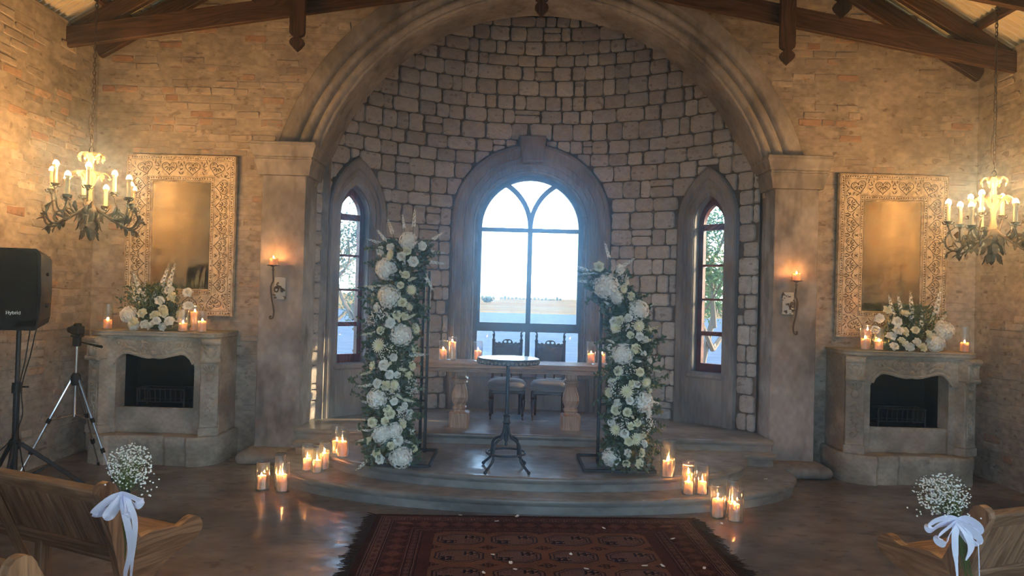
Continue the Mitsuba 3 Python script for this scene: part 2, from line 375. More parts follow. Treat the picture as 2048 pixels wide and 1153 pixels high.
st2 = unary_union([ell(2.06, 1.01, 6.98), sbox(-2.06, 6.95, 2.06, 7.5), sbox(-2.44, 7.12, 2.44, 7.5)])
st2 = rnd(st2, 0.05)
add('altar_step', slab(st1, 0.0, Z1), 'step', smooth=40, kind='structure', label='lower curved cement step in front of the apse')
add('altar_step', slab(st2, Z1, Z2), 'step', smooth=40, kind='structure', label='upper curved cement step carrying the flower columns')
AC = np.array([-0.055, 6.0])
RA = 3.0
plat = unary_union([sbox(-2.46, 7.27, 2.46, 7.9), Point(*AC).buffer(RA + 0.05, 64).intersection(sbox(-3, 7.6, 3, 9.6))])
add('altar_platform', slab(plat, Z2, Z3, 0.02), 'step', smooth=40, kind='structure', label='cement platform floor inside the stone apse')

# ---- pillars with capital and base
def ring_sweep(prof, x0, x1, y0, y1, r=0.0):
    """prof: (offset, z). Swept round a rectangle, corners mitred."""
    rings = []
    for o, z in prof:
        rings.append([(x0 - o, y0 - o, z), (x1 + o, y0 - o, z), (x1 + o, y1, z), (x0 - o, y1, z)])
    return loft(rings, True, True, True)
CAP = [(0.0, 2.965), (0.034, 2.970), (0.038, 2.990), (0.050, 3.060), (0.070, 3.112), (0.074, 3.126), (0.060, 3.131), (0.062, 3.150), (0.080, 3.156), (0.084, 3.185), (0.104, 3.240), (0.116, 3.258), (0.118, 3.272), (0.104, 3.276), (0.106, 3.300), (0.096, 3.306)]
BASE = [(0.05, 0.0), (0.082, 0.008), (0.10, 0.03), (0.108, 0.065), (0.10, 0.10), (0.075, 0.125), (0.03, 0.138), (0.0, 0.146)]
for s, where in ((-1, 'beside the left fireplace, nearest the loudspeaker'), (1, 'beside the fireplace on the side of the second chandelier')):
    p = thing('pillar', f'square grey cement pillar with moulded capital {where}', 'pillar', kind='structure')
    x0, x1 = sorted((s * 2.44, s * 2.90))
    add('shaft', box(x0, x1, 7.38, YA, 0.0, 3.0, 0.008), 'plaster', p, smooth=False)
    add('capital', ring_sweep(CAP, x0, x1, 7.38, YA), 'plaster', p, smooth=20)
    add('base', ring_sweep(BASE, x0, x1, 7.27, 7.6), 'plaster', p, smooth=50)
    add('back_strip', box(*sorted((s * 2.33, s * 2.46)), YA - 0.02, YA + 0.16, Z3 - 0.1, 3.4), 'plaster', p, smooth=False)

# ---- arch: soffit and roll mouldings
prof = [(2.448, YA + 0.1), (2.448, 7.462), (2.454, 7.452), (2.470, 7.446)]
def roll(r0, r1, y, depth, n=8): return [(r0 + (r1 - r0) * t, y - depth * math.sin(PI * t) ** 0.7) for t in np.linspace(0, 1, n)]
prof += roll(2.478, 2.565, 7.452, 0.036) + [(2.572, 7.475), (2.580, 7.475)] + roll(2.586, 2.690, 7.466, 0.042) + [(2.697, 7.492), (2.706, 7.492)] + roll(2.712, 2.80, 7.48, 0.030, 6)[:5] + [(2.80, 7.462), (2.86, 7.475), (2.905, 7.50), (2.925, 7.54), (2.935, YB + 0.05)]
rings = []
for t in np.linspace(0, 1, 121):
    ring = []
    for r, y in prof:
        a0 = math.asin((3.20 - 2.5) / r); a = a0 + (PI - 2 * a0) * t
        ring.append((r * math.cos(a), y, 2.5 + r * math.sin(a)))
    rings.append(ring)
v, f = loft(rings, closed=False)
arch = thing('arch_moulding', 'wide round cement arch with roll mouldings springing from the two capitals', 'arch', kind='structure')
add('archivolt', (v, f[:, ::-1]), 'plaster', arch, smooth=30)

# ---- apse: mortar wall with raised stones, laid out flat in (s, z) and bent to the half-round
def bend(m, R=RA):
    """(s, z, d): along the wall, up, towards the room."""
    v = np.asarray(m[0], float); a = v[:, 0] / RA; r = R - v[:, 2]
    return np.column_stack([AC[0] + r * np.sin(a), AC[1] + r * np.cos(a), v[:, 1]]), np.asarray(m[1])
def strips(poly, d, w=0.12):
    s0, z0, s1, z1 = poly.bounds; out = []
    for x in np.arange(s0, s1, w):
        g = poly.intersection(sbox(x, z0, x + w, z1))
        for q in getattr(g, 'geoms', [g]):
            if q.geom_type == 'Polygon' and q.area > 1e-7:
                v2, f2 = trimesh.creation.triangulate_polygon(q, engine='earcut')
                out.append((np.column_stack([v2, np.full(len(v2), d)]), f2))
    return bend(cat(out))
def round_top(w, zs, zb, r=None, n=40):
    return [(-w, zb), *[(-w * math.cos(t), zs + (r or w) * math.sin(t)) for t in np.linspace(0, PI, n)], (w, zb)]
def lancet(w, zs, zb, n=20):
    a = [(w - 2 * w * math.cos(t), zs + 2 * w * math.sin(t)) for t in np.linspace(0, PI / 3, n)]
    return [(-w, zb), *a, *[(-x, z) for x, z in a[::-1][1:]], (w, zb)]
LAN = math.radians(42.9) * RA
CEN_OUT = Polygon(round_top(1.01, 2.70, Z3 - 0.05)); CEN_IN = Polygon(round_top(0.665, 2.655, 0.80))
key = Polygon([(-0.13, 3.5), (0.13, 3.5), (0.17, 3.80), (-0.17, 3.80)])
L_OUT, L_IN = Polygon(lancet(0.380, 2.68, Z3 - 0.05)), Polygon(lancet(0.185, 2.68, 0.95))
mv = affinity.translate
blocked = unary_union([CEN_OUT, key, mv(L_OUT, LAN), mv(L_OUT, -LAN)])
ZT = 5.35
SM = math.radians(55) * RA
apse_flat = sbox(-SM, Z3 - 0.1, SM, ZT)
wall_apse = add('wall_apse', strips(apse_flat.difference(unary_union([CEN_IN, mv(L_IN, LAN), mv(L_IN, -LAN)])), -0.012), 'mortar', smooth=True, kind='structure', label='half-round apse wall of rough grey stones with dark joints')
add('ceiling_apse', extrude(Point(*AC).buffer(3.2).intersection(sbox(-3.2, YA - 0.1, 3.2, 9.4)), 0.1), 'soot', smooth=False, to=tr(0, 0, ZT), kind='structure', label='dark ceiling over the apse')
def stone_mesh(poly, r, n=18):
    c = np.array(poly.exterior.coords); L = np.r_[0, np.cumsum(np.hypot(*np.diff(c, axis=0).T))]
    t = np.linspace(0, L[-1], n, endpoint=False); P = np.stack([np.interp(t, L, c[:, 0]), np.interp(t, L, c[:, 1])], 1)
    if not poly.exterior.is_ccw: P = P[::-1]
    o = np.array(poly.representative_point().coords[0]) if not poly.contains(poly.centroid) else np.array(poly.centroid.coords[0])
    h = 0.012 + 0.013 * r.random(); rings = []
    for k, d in ((1.0, -0.02), (0.985, 0.35 * h), (0.90, 0.85 * h), (0.55, h)):
        q = o + (P - o) * k
        e = d + (0.30 * h * (r.random(n) - 0.5) if d > 0 else 0)
        rings.append(np.column_stack([q, np.broadcast_to(e, (n,))]))
    return loft(rings, True, False, True)
rs = np.random.default_rng(21); stones = []
z, zs = Z3, []
while z < ZT:
    zs.append(z); z += 0.150 + 0.070 * rs.random()
zs.append(z)
wob = lambda s, k: 0.022 * (meshkit.noise(np.array([[s * 1.9 + 7.3 * k, k * 3.1, 0.0]]))[0] - 0.5)
for k in range(len(zs) - 1):
    s = -SM - 0.2 * rs.random()
    while s < SM:
        w = float(np.clip(rs.normal(0.225, 0.060), 0.12, 0.38)); e = s + w
        jl, jr = rs.normal(0, 0.012, 2)
        za, zb = zs[k], zs[k + 1]
        cells = [(za, zb)]
        if rs.random() < 0.07: cells = [(za, za + 0.62 * (zb - za)), (za + 0.62 * (zb - za), zb)]
        for ca, cb in cells:
            ka, kb = (k if ca == za else 99 + k), (k + 1 if cb == zb else 99 + k)
            pts = [(s, ca + wob(s, ka)), ((s + e) / 2, ca + wob((s + e) / 2, ka)), (e, ca + wob(e, ka)), (e + jr, (ca + cb) / 2), (e, cb + wob(e, kb)), ((s + e) / 2, cb + wob((s + e) / 2, kb)), (s, cb + wob(s, kb)), (s + jl, (ca + cb) / 2)]
            g = Polygon(pts).intersection(apse_flat).difference(blocked.buffer(0.006)).buffer(-0.0058)
            q = min(0.019, 0.12 * (cb - ca)); g = g.buffer(-q).buffer(q, 3)
            for p in getattr(g, 'geoms', [g]):
                if p.geom_type == 'Polygon' and p.area > 0.0035: stones.append(p)
        s = e
def rank(p):
    a, zz = abs(p.centroid.x) / RA, p.centroid.y
    hid = 0.3 if a > math.radians(50) or zz > 2.62 + 2.45 * math.cos(min(a, 1.2) * 1.0) else 1.0
    return -p.area * hid * (0.35 if zz < 0.9 and a < 0.35 else 1)
stones.sort(key=rank)
rest = []
for i, p in enumerate(stones):
    m = bend(stone_mesh(p, rs)); m = (m[0], m[1][:, ::-1]); uv = np.tile([rs.random(), rs.random() ** 2.2], (len(m[0]), 1))
    if i < 298: add('stone', m, 'stone', wall_apse, smooth=True, uv=uv)
    else: rest.append((m, uv))
if rest: add('further_stones', cat([m for m, _ in rest]), 'stone', wall_apse, smooth=True, uv=np.vstack([u for _, u in rest]), kind='stuff')

# ---- window surrounds (bent to the wall) and windows
def band(rings2d, depths, off=0.0):
    r = [np.column_stack([np.array(q)[:, 0] + off, np.array(q)[:, 1], np.full(len(q), d)]) for q, d in zip(rings2d, depths)]
    v, f = loft(r, closed=False); m = bend((v, f)); return m[0], m[1]
def local(a):
    """Frame on the wall at angle a: x along the wall, y outwards (away from the room), z up."""
    A = np.eye(4); n = np.array([math.sin(a), math.cos(a), 0]); x = np.array([math.cos(a), -math.sin(a), 0])
    A[:3, 0], A[:3, 1], A[:3, 3] = x, n, [AC[0] + RA * n[0], AC[1] + RA * n[1], 0]
    return A
def pane(poly, y):
    v2, f2 = trimesh.creation.triangulate_polygon(poly, engine='earcut')
    return np.column_stack([v2[:, 0], np.full(len(v2), y), v2[:, 1]]), f2
W1 = thing('window_1', 'large round-headed window with grey bars looking out over the lake', 'window', kind='structure')
zb = Z3 - 0.02
rs1 = [round_top(w, zc, zb) for w, zc in ((1.01, 2.70), (1.0, 2.70), (0.97, 2.695), (0.955, 2.69), (0.87, 2.68), (0.855, 2.68), (0.80, 2.67), (0.79, 2.67), (0.745, 2.66), (0.725, 2.66))]
add('surround', band(rs1, (-0.02, 0.055, 0.075, 0.06, 0.055, 0.035, 0.045, 0.025, 0.02, 0.0)), 'surround', W1, smooth=25)
rin = [round_top(w, 2.655, 0.80) for w in (0.725, 0.70, 0.685, 0.665)]
m = band(rin, (0.012, -0.005, -0.05, -0.22)); add('reveal', m, 'surround', W1, smooth=25)
add('sill_wall', strips(Polygon([(-0.79, Z3 - 0.05), (0.79, Z3 - 0.05), (0.79, 0.81), (-0.79, 0.81)]), 0.02), 'surround', W1, smooth=True)
sill = box(-0.80, 0.80, 0.76, 0.815, -0.20, 0.06); sill = bend((np.vstack([np.column_stack([np.full(4, x), [0.765, 0.765, 0.815, 0.815], [-0.2, 0.06, 0.06, -0.2]]) for x in np.linspace(-0.80, 0.80, 17)]), loft(np.zeros((17, 4, 3)))[1]))
add('sill', sill, 'surround', W1, smooth=25)
kp = [np.column_stack([np.array(q)[:, 0], np.array(q)[:, 1], np.full(4, d)]) for q, d in (([(-0.135, 3.48), (0.135, 3.48), (0.172, 3.81), (-0.172, 3.81)], -0.02), ([(-0.135, 3.48), (0.135, 3.48), (0.172, 3.81), (-0.172, 3.81)], 0.085), ([(-0.115, 3.50), (0.115, 3.50), (0.150, 3.79), (-0.150, 3.79)], 0.10))]
add('keystone', bend(loft(kp, True, False, True)), 'surround', W1, smooth=False)
A1 = local(0.0) @ tr(0, 0.10, 0)
def wpiece(name, poly, d, A, bsdf, parent, y0=0.0, axis=0):
    return plank(name, xf(upright(poly, d, y0 + d), A), bsdf, parent, axis=axis)
outer = Polygon(round_top(0.70, 2.655, 0.79, 0.685)); up_in = Polygon(round_top(0.620, 2.655, 1.437)); lo_in = sbox(-0.650, 0.850, 0.650, 1.325)
wpiece('frame', outer.difference(up_in).difference(lo_in), 0.07, A1, 'frame_grey', W1, axis=2)
wpiece('mullion', sbox(-0.030, 0.84, 0.030, 2.63), 0.055, A1, 'frame_grey', W1, axis=2)
wpiece('transom', sbox(-0.625, 2.605, 0.625, 2.655), 0.056, A1, 'frame_grey', W1)
half = lambda cx: Polygon([(cx + s0 * 0, 0)] + [(0, 0)]) if False else None
def tracery(sx):
    a = [(sx * (-0.645 + (0.645 + 0.030) * math.cos(t)), 2.655 + 0.675 * math.sin(t)) for t in np.linspace(0, 1.03, 22)]
    b = [(sx * (-0.645 + (0.645 - 0.030) * math.cos(t)), 2.655 + 0.615 * math.sin(t)) for t in np.linspace(0, 1.10, 22)]
    return Polygon(a + b[::-1]).buffer(0).intersection(Polygon(round_top(0.66, 2.655, 2.62)))
for sx in (1, -1): wpiece('tracery_bar', tracery(sx), 0.054, A1, 'frame_grey', W1, axis=2)
bars = unary_union([sbox(-0.030, 0.84, 0.030, 2.63), sbox(-0.7, 2.605, 0.7, 2.655), tracery(1), tracery(-1)])
for poly in (up_in, lo_in):
    g = poly.difference(bars)
    for q in sorted(getattr(g, 'geoms', [g]), key=lambda q: (q.centroid.y, q.centroid.x)):
        if q.area > 0.004: add('pane', xf(pane(q.buffer(0.012, join_style=2), 0.03), A1), 'pane', W1, smooth=False)
for n, s, where in ((2, -1, 'behind the taller flower column'), (3, 1, 'behind the shorter flower column')):
    W = thing(f'window_{n}', f'narrow pointed window with dark red wooden frame {where}', 'window', kind='structure')
    o = s * LAN
    rr = [lancet(w, 2.68, zb) for w in (0.380, 0.375, 0.36, 0.345, 0.305, 0.295, 0.26, 0.25, 0.215)]
    add('surround', band(rr, (-0.02, 0.05, 0.065, 0.055, 0.05, 0.03, 0.035, 0.02, 0.015), o), 'surround', W, smooth=25)
    rr = [lancet(w, 2.68, 0.95) for w in (0.215, 0.195, 0.185, 0.180)]
    add('reveal', band(rr, (0.015, 0.0, -0.03, -0.26), o), 'surround', W, smooth=25)
    pp = Polygon([(o - 0.25, Z3 - 0.05), (o + 0.25, Z3 - 0.05), (o + 0.25, 0.955), (o - 0.25, 0.955)])
    add('panel', strips(pp, 0.014), 'surround', W, smooth=True)
    A = local(s * LAN / RA)
    add('sill', xf(box(-0.235, 0.235, -0.055, 0.22, 0.885, 0.955, 0.02), A), 'surround', W, smooth=25)
    AF = A @ tr(0, 0.125, 0)
    out, inn = Polygon(lancet(0.192, 2.68, 0.94)), Polygon(lancet(0.132, 2.68, 1.05))
    wpiece('frame', out.difference(inn), 0.07, AF, 'red_wood', W, axis=2)
    rails = [sbox(-0.15, 2.615, 0.15, 2.685)] + [sbox(-0.15, zz - 0.012, 0.15, zz + 0.012) for zz in (2.20, 1.80)] + [sbox(-0.15, 1.375, 0.15, 1.425)]
    for q in rails: wpiece('rail', q, 0.05, AF, 'red_wood', W, y0=0.01)
    g = inn.difference(unary_union(rails))
    for q in getattr(g, 'geoms', [g]): add('pane', xf(pane(q.buffer(0.010, join_style=2), 0.035), AF), 'pane', W, smooth=False)

# ---- windows of the hall behind the camera (open sash frames with glass)
for (a, z0, b, z1) in RW:
    n = 4
    while f'window_{n}' in used: n += 1
    W = thing(f'window_{n}', 'tall hall window in the side wall behind the pews', 'window', kind='structure')
    fr = sbox(a, z0, b, z1).difference(sbox(a + 0.06, z0 + 0.06, b - 0.06, z1 - 0.06)).union(sbox((a + b) / 2 - 0.02, z0, (a + b) / 2 + 0.02, z1))
    A = np.array([[0, 0, 1, XR + 0.14], [1, 0, 0, 0], [0, 1, 0, 0], [0, 0, 0, 1.0]])
    plank('frame', xf(extrude(fr, 0.06), A), 'red_wood', W, axis=2)
    add('pane', (np.array([[XR + 0.17, a, z0], [XR + 0.17, b, z0], [XR + 0.17, b, z1], [XR + 0.17, a, z1]]), np.array([[0, 1, 2], [0, 2, 3]])), 'pane', W, smooth=False)

# ---- roof: corrugated sheets on purlins, two scissor trusses, wall rafters
ceil = thing('ceiling', 'cream corrugated roof sheets over dark timbers', 'roof', kind='structure')
def sheet(side, y0, y1):
    xe = XR + 0.25 if side > 0 else XL - 0.25
    ys = np.linspace(y0, y1, int((y1 - y0) / 0.076 * 6) + 1)
    dz = 0.014 * np.sin(ys * 2 * PI / 0.076)
    rows = []
    for x in np.linspace(xe, RIDGE_X, 2):
        zr = 4.40 + PITCHR * (abs((XR if side > 0 else XL) - x) * (1 if (x < XR and side > 0) or (x > XL and side < 0) else -1))
        rows.append(np.column_stack([np.full(len(ys), x), ys, zr + 0.115 + dz]))
    return loft(rows, closed=False)
for side in (-1, 1):
    for y0 in np.arange(YREAR - 0.2, 8.1, 0.76): add('roof_sheet', sheet(side, y0, y0 + 0.78), 'roof_sheet', ceil, smooth=True)
for side in (-1, 1):
    for k, dx in enumerate((0.33, 1.55, 2.8, 4.1)):
        x = (XR - dx) if side > 0 else (XL + dx)
        bar('purlin', (x, YREAR, roof_z(x) + 0.045), (x, 7.75, roof_z(x) + 0.045), 0.06, 0.09, 'truss_wood', ceil)
def pendant(x, y, tip, top, w=0.148):
    h = w / 2; c = tip + 0.16
    p = [(-h, top), (-h, c + 0.03), (-h * 0.86, c + 0.005), (-h * 0.45, c - 0.012), (-h * 0.42, c - 0.022), (-h * 0.80, c - 0.042), (-h * 0.98, c - 0.068), (-h * 0.92, c - 0.088), (-h * 0.5, tip + 0.035), (0, tip)]
    return xf(upright(Polygon(p + [(-a, b) for a, b in p[::-1][1:]]), 0.055, y), tr(x, 0, 0))
def truss(y, label):
    t = thing('roof_truss', label, 'truss')
    for side in (-1, 1):
        xw = XR if side > 0 else XL
        bar('rafter', (xw + side * 0.1, y, roof_z(xw) - 0.06 - 0.1), (RIDGE_X, y, roof_z(RIDGE_X) - 0.1), 0.065, 0.175, 'truss_wood', t)
        bar('chord', (xw + side * 0.05, y - 0.062, 4.255 - 0.009), (RIDGE_X - side * 0.25, y - 0.062 * side, 4.255 + 0.178 * 5.0), 0.060, 0.205, 'truss_wood', t)
        x = side * 2.44 - 0.035
        plank('pendant_post', pendant(x, y - 0.10, 4.15, roof_z(x) - 0.05), 'truss_wood', t, axis=2)
    plank('king_post', pendant(-0.05, y - 0.10, 4.565, roof_z(0.0) - 0.1, 0.14), 'truss_wood', t, axis=2)
    return t
truss(7.16, 'dark timber scissor truss close against the arched brick wall')
truss(5.98, 'dark timber scissor truss from which the two chandeliers hang')
truss(1.9, 'dark timber roof truss over the pews')
truss(-2.2, 'dark timber roof truss far back over the hall')
for side, lab in ((-1, 'dark rafter on the brick wall above the mirror by the loudspeaker'), (1, 'dark rafter on the brick wall above the mirror on the opposite side from the loudspeaker')):
    xw = XR if side > 0 else XL
    m, A = beam((xw, 7.60, roof_z(xw) - 0.1), (RIDGE_X, 7.60, roof_z(RIDGE_X) - 0.1), 0.07, 0.19)
    plank('wall_rafter', m, 'truss_wood', None, axis=0, to=A, label=lab, category='rafter')

# ================================================================ fireplaces
def oval(cx, cy, w, h, n=16): return Polygon([(cx + w * math.cos(t), cy + h * math.sin(t)) for t in np.linspace(0, 2 * PI, n, endpoint=False)])
def spiral(cx, cz, r0, turns, side=1, start=0.0, n=26):
    t = np.linspace(0, 1, n); r = r0 * (1 - 0.85 * t); a = start + side * turns * 2 * PI * t
    return np.column_stack([cx + r * np.cos(a), np.zeros(n), cz + r * np.sin(a)])
def fireplace(cx, label):
    t = thing('fireplace', label, 'fireplace')
    A = tr(cx, YB, 0)
    put = lambda name, m, mat='carved', parent=t, smooth=35, **k: add(name, xf(m, A), mat, parent, smooth=smooth, **k)
    half = [(0.69, 0.02), (0.69, -0.36), (0.665, -0.48), (0.60, -0.57), (0.50, -0.625), (0.40, -0.640), (0.385, -0.612), (0.16, -0.600), (0.15, -0.575)]
    plan = Polygon(half + [(-x, y) for x, y in half[::-1]])
    put('plinth', slab(plan, 0.0, 0.29, 0.012), smooth=25)
    # firebox: sooty walls, light hearth front
    put('firebox', cat([box(-0.42, 0.42, -0.04, -0.02, 0.5, 1.2), box(-0.46, -0.40, -0.30, -0.02, 0.5, 1.2), box(0.40, 0.46, -0.30, -0.02, 0.5, 1.2), box(-0.44, 0.44, -0.42, -0.02, 1.16, 1.2), box(-0.42, 0.42, -0.40, -0.03, 0.50, 0.535)]), 'soot', smooth=False)
    put('hearth_front', box(-0.44, 0.44, -0.435, -0.385, 0.285, 0.545, 0.008), smooth=False)
    for s in (-1, 1):
        put('side', box(*sorted((s * 0.555, s * 0.640)), -0.42, 0.0, 0.29, 1.27, 0.004), smooth=False)
        put('inner_jamb', box(*sorted((s * 0.395, s * 0.47)), -0.47, -0.285, 0.29, 1.25, 0.004), smooth=False)
        Pm = tr(s * 0.530, -0.425, 0) @ rz(s * 0.44)        # splayed pilaster: local x across, -y forward
        def pil(name, m, parent, **k): return put(name, xf(m, Pm), parent=parent, **k)
        pj = put('pilaster', xf(cat([box(-0.085, 0.085, -0.115, 0.12, 0.29, 1.03, 0.006), box(-0.098, 0.098, -0.130, 0.13, 0.29, 0.372, 0.006), box(-0.091, 0.091, -0.122, 0.125, 0.372, 0.398, 0.010)]), Pm), smooth=False)
        fr = sbox(-0.050, 0.45, 0.050, 0.80).difference(sbox(-0.042, 0.458, 0.042, 0.792))
        pil('panel_border', upright(fr, 0.010, -0.114), pj)
        vine = [tube(np.column_stack([0.022 * np.sin(np.linspace(0, 9, 40)), np.full(40, -0.117), np.linspace(0.465, 0.785, 40)]), 0.009, 6)]
        for i, zz in enumerate(np.linspace(0.49, 0.77, 9)):
            q = 1 if i % 2 else -1
            vine.append(xf(ball(1, sub=1), tr(q * 0.024, -0.117, zz) @ ry(q * 0.7) @ sc(0.019, 0.013, 0.011)))
        pil('vine_relief', cat(vine), pj)
        leafs = [xf(ball(1, sub=2), tr(0, -0.118, 0.885) @ sc(0.038, 0.022, 0.046))]
        for a in (-0.9, -0.45, 0, 0.45, 0.9): leafs.append(xf(ball(1, sub=1), tr(0.045 * math.sin(a), -0.117, 0.945 + 0.02 * math.cos(a)) @ ry(a) @ sc(0.013, 0.017, 0.038)))
        for q in (-1, 1): leafs.append(tube(spiral(q * 0.046, 0.992, 0.018, 1.3, q) + [0, -0.118, 0], 0.009, 6))
        pil('cartouche_relief', cat(leafs), pj)
        pc = put('console', xf(cat([box(-0.088, 0.088, -0.150, 0.12, 1.03, 1.262, 0.012)]), Pm), smooth=False)
        roll = lambda y, z, r: xf(lathe([(0, -0.092), (r * 0.8, -0.092), (r, -0.084), (r, 0.084), (r * 0.8, 0.092), (0, 0.092)], 20), tr(0, y, z) @ ry(PI / 2))
        pil('scroll', roll(-0.150, 1.232, 0.033), pc); pil('scroll', roll(-0.140, 1.045, 0.026), pc)
        lf = [xf(ball(1, sub=2), tr(0, -0.150, 1.125) @ sc(0.036, 0.026, 0.058))]
        for q in (-1, 1):
            for k in range(3): lf.append(xf(ball(1, sub=1), tr(q * (0.034 + 0.010 * k), -0.150, 1.10 + 0.040 * k) @ ry(q * 0.6) @ sc(0.013, 0.016, 0.030)))
        pil('leaf_relief', cat(lf), pc)
    # serpentine frieze
    xs = np.array([0.455, 0.415, 0.398, 0.37, 0.30, 0.22, 0.13, 0.06, 0.0]); zs = np.array([0.97, 0.975, 1.000, 1.050, 1.098, 1.090, 1.068, 1.056, 1.062])
    hc = spline(np.column_stack([xs, zs]), 6); curve = np.vstack([hc, np.column_stack([-hc[::-1][1:, 0], hc[::-1][1:, 1]])])
    fp = Polygon([(0.530, 1.268), (0.530, 0.97), *curve.tolist(), (-0.530, 0.97), (-0.530, 1.268)])
    put('frieze', upright(fp.buffer(0), 0.115, -0.385), smooth=False)
    inner = curve[(np.abs(curve[:, 0]) < 0.402)]
    put('lip_moulding', cat([tube(np.column_stack([inner[:, 0], np.full(len(inner), -0.503), inner[:, 1] + 0.010]), 0.020, 8), tube(np.column_stack([inner[:, 0], np.full(len(inner), -0.500), inner[:, 1] + 0.046]), 0.009, 6)]))
    rel = []
    for q in (-1, 1):
        for (x, z, r, tn, st) in ((0.075, 1.175, 0.040, 1.6, 0.4), (0.150, 1.190, 0.046, 1.7, 2.2), (0.105, 1.110, 0.032, 1.4, -1.0), (0.035, 1.13, 0.026, 1.3, 1.0)):
            sp = spiral(0, z, r, tn, 1, st); sp[:, 0] += x; sp[:, 0] *= q; rel.append(tube(sp + [0, -0.507, 0], np.linspace(0.017, 0.008, len(sp)), 7))
        sw = spline([(q * 0.17, -0.504, 1.12), (q * 0.24, -0.504, 1.155), (q * 0.31, -0.503, 1.150), (q * 0.39, -0.503, 1.10)], 8); rel.append(tube(sw, np.linspace(0.017, 0.007, len(sw)), 7))
        for k in range(5): rel.append(xf(ball(1, sub=1), tr(q * (0.22 + 0.035 * k), -0.502, 1.185 + 0.008 * math.sin(k * 2)) @ ry(q * (0.9 - 0.2 * k)) @ sc(0.012, 0.014, 0.028)))
        rel.append(box(*sorted((q * 0.205, q * 0.40)), -0.506, -0.495, 1.228, 1.236, 0.002))
    put('scroll_relief', cat(rel))
    shell = [xf(ball(1, sub=2), tr(0, -0.507, 1.105) @ sc(0.036, 0.030, 0.032))]
    for a in np.linspace(-1.25, 1.25, 9): shell.append(xf(ball(1, sub=1), tr(0.042 * math.sin(a), -0.508, 1.135 + 0.042 * math.cos(a)) @ ry(a) @ sc(0.009, 0.022, 0.038)))
    put('shell_relief', cat(shell))
    sh = [(0.655, 0.01), (0.665, -0.34), (0.665, -0.44), (0.63, -0.535), (0.55, -0.590), (0.47, -0.600), (0.42, -0.565), (0.30, -0.545), (0.12, -0.560)]
    shelf = Polygon(sh + [(-x, y) for x, y in sh[::-1]])
    put('mantel_shelf', cat([slab(shelf, 1.280, 1.325, 0.010), slab(shelf.buffer(-0.022), 1.258, 1.281, 0.008)]), smooth=30)
    return t
FX = (-3.85, 3.77)
fireplace(FX[0], 'carved pale stone fireplace beside the camera tripod, under its mirror')
fireplace(FX[1], 'carved pale stone fireplace under the mirror on the opposite side from the loudspeaker')
for cx, lab in ((FX[0], 'black iron fire basket inside the fireplace beside the camera tripod'), (FX[1], 'black iron fire basket inside the fireplace away from the loudspeaker')):
    g = thing('fire_basket', lab, 'fire grate')
    add('basket_frame', xf(cat([tube([(-0.24, 0, 0), (0.24, 0, 0), (0.24, 0.2, 0), (-0.24, 0.2, 0)], 0.008, 6, True), tube([(-0.25, -0.01, 0.13), (0.25, -0.01, 0.13), (0.25, 0.21, 0.13), (-0.25, 0.21, 0.13)], 0.009, 6, True)] + [box(x - 0.008, x + 0.008, y - 0.008, y + 0.008, -0.055, 0.14) for x in (-0.24, 0.24) for y in (0, 0.2)]), tr(cx, YB - 0.33, 0.59)), 'iron', g)
    for x in np.linspace(-0.21, 0.21, 9): add('bar', xf(tube([(x, -0.01, 0), (x, -0.016, 0.08), (x, -0.03, 0.145)], 0.007, 6), tr(cx, YB - 0.33, 0.59)), 'iron', g)

# ================================================================ mirrors
def ribbon2(path, w, d=0.0025, closed=False):
    ls = LineString([tuple(p) for p in path] + ([tuple(path[0])] if closed else []))
    return extrude(ls.buffer(w / 2, cap_style=1, resolution=2).simplify(0.0006), d)
def heart_motif():
    s = np.linspace(0, 2 * PI, 40, endpoint=False)
    x = 0.0605 * np.sin(s) ** 3 * 1.0; y = (13 * np.cos(s) - 5 * np.cos(2 * s) - 2 * np.cos(3 * s) - np.cos(4 * s)) * 0.0038
    ms = [ribbon2(np.column_stack([x, y + 0.004]), 0.0050, closed=True)]
    for a in (-1.1, -0.55, 0.0, 0.55, 1.1):
        c = (0.030 * math.sin(a), -0.030 * math.cos(a) + 0.022)
        e = affinity.rotate(oval(0, 0, 0.0042, 0.017, 10), math.degrees(a), origin=(0, 0)); ms.append(extrude(affinity.translate(e, *c), 0.0025))
    ms.append(extrude(oval(0, 0.026, 0.007, 0.007, 8), 0.0025))
    for q in (-1, 1): ms.append(ribbon2([(q * 0.020, 0.030), (q * 0.030, 0.040), (q * 0.040, 0.034), (q * 0.036, 0.026)], 0.0040))
    for q in (-1, 1):        # small sprigs between two hearts
        for (sx, sy, ex, ey) in ((0.092, 0.02, 0.112, 0.046), (0.092, 0.0, 0.118, -0.012), (0.085, -0.03, 0.104, -0.050), (0.080, 0.045, 0.085, 0.062)):
            ms.append(ribbon2([(q * sx * 0.92, sy), (q * ex * 0.88, ey)], 0.0060))
    return cat(ms)
HEART = heart_motif()
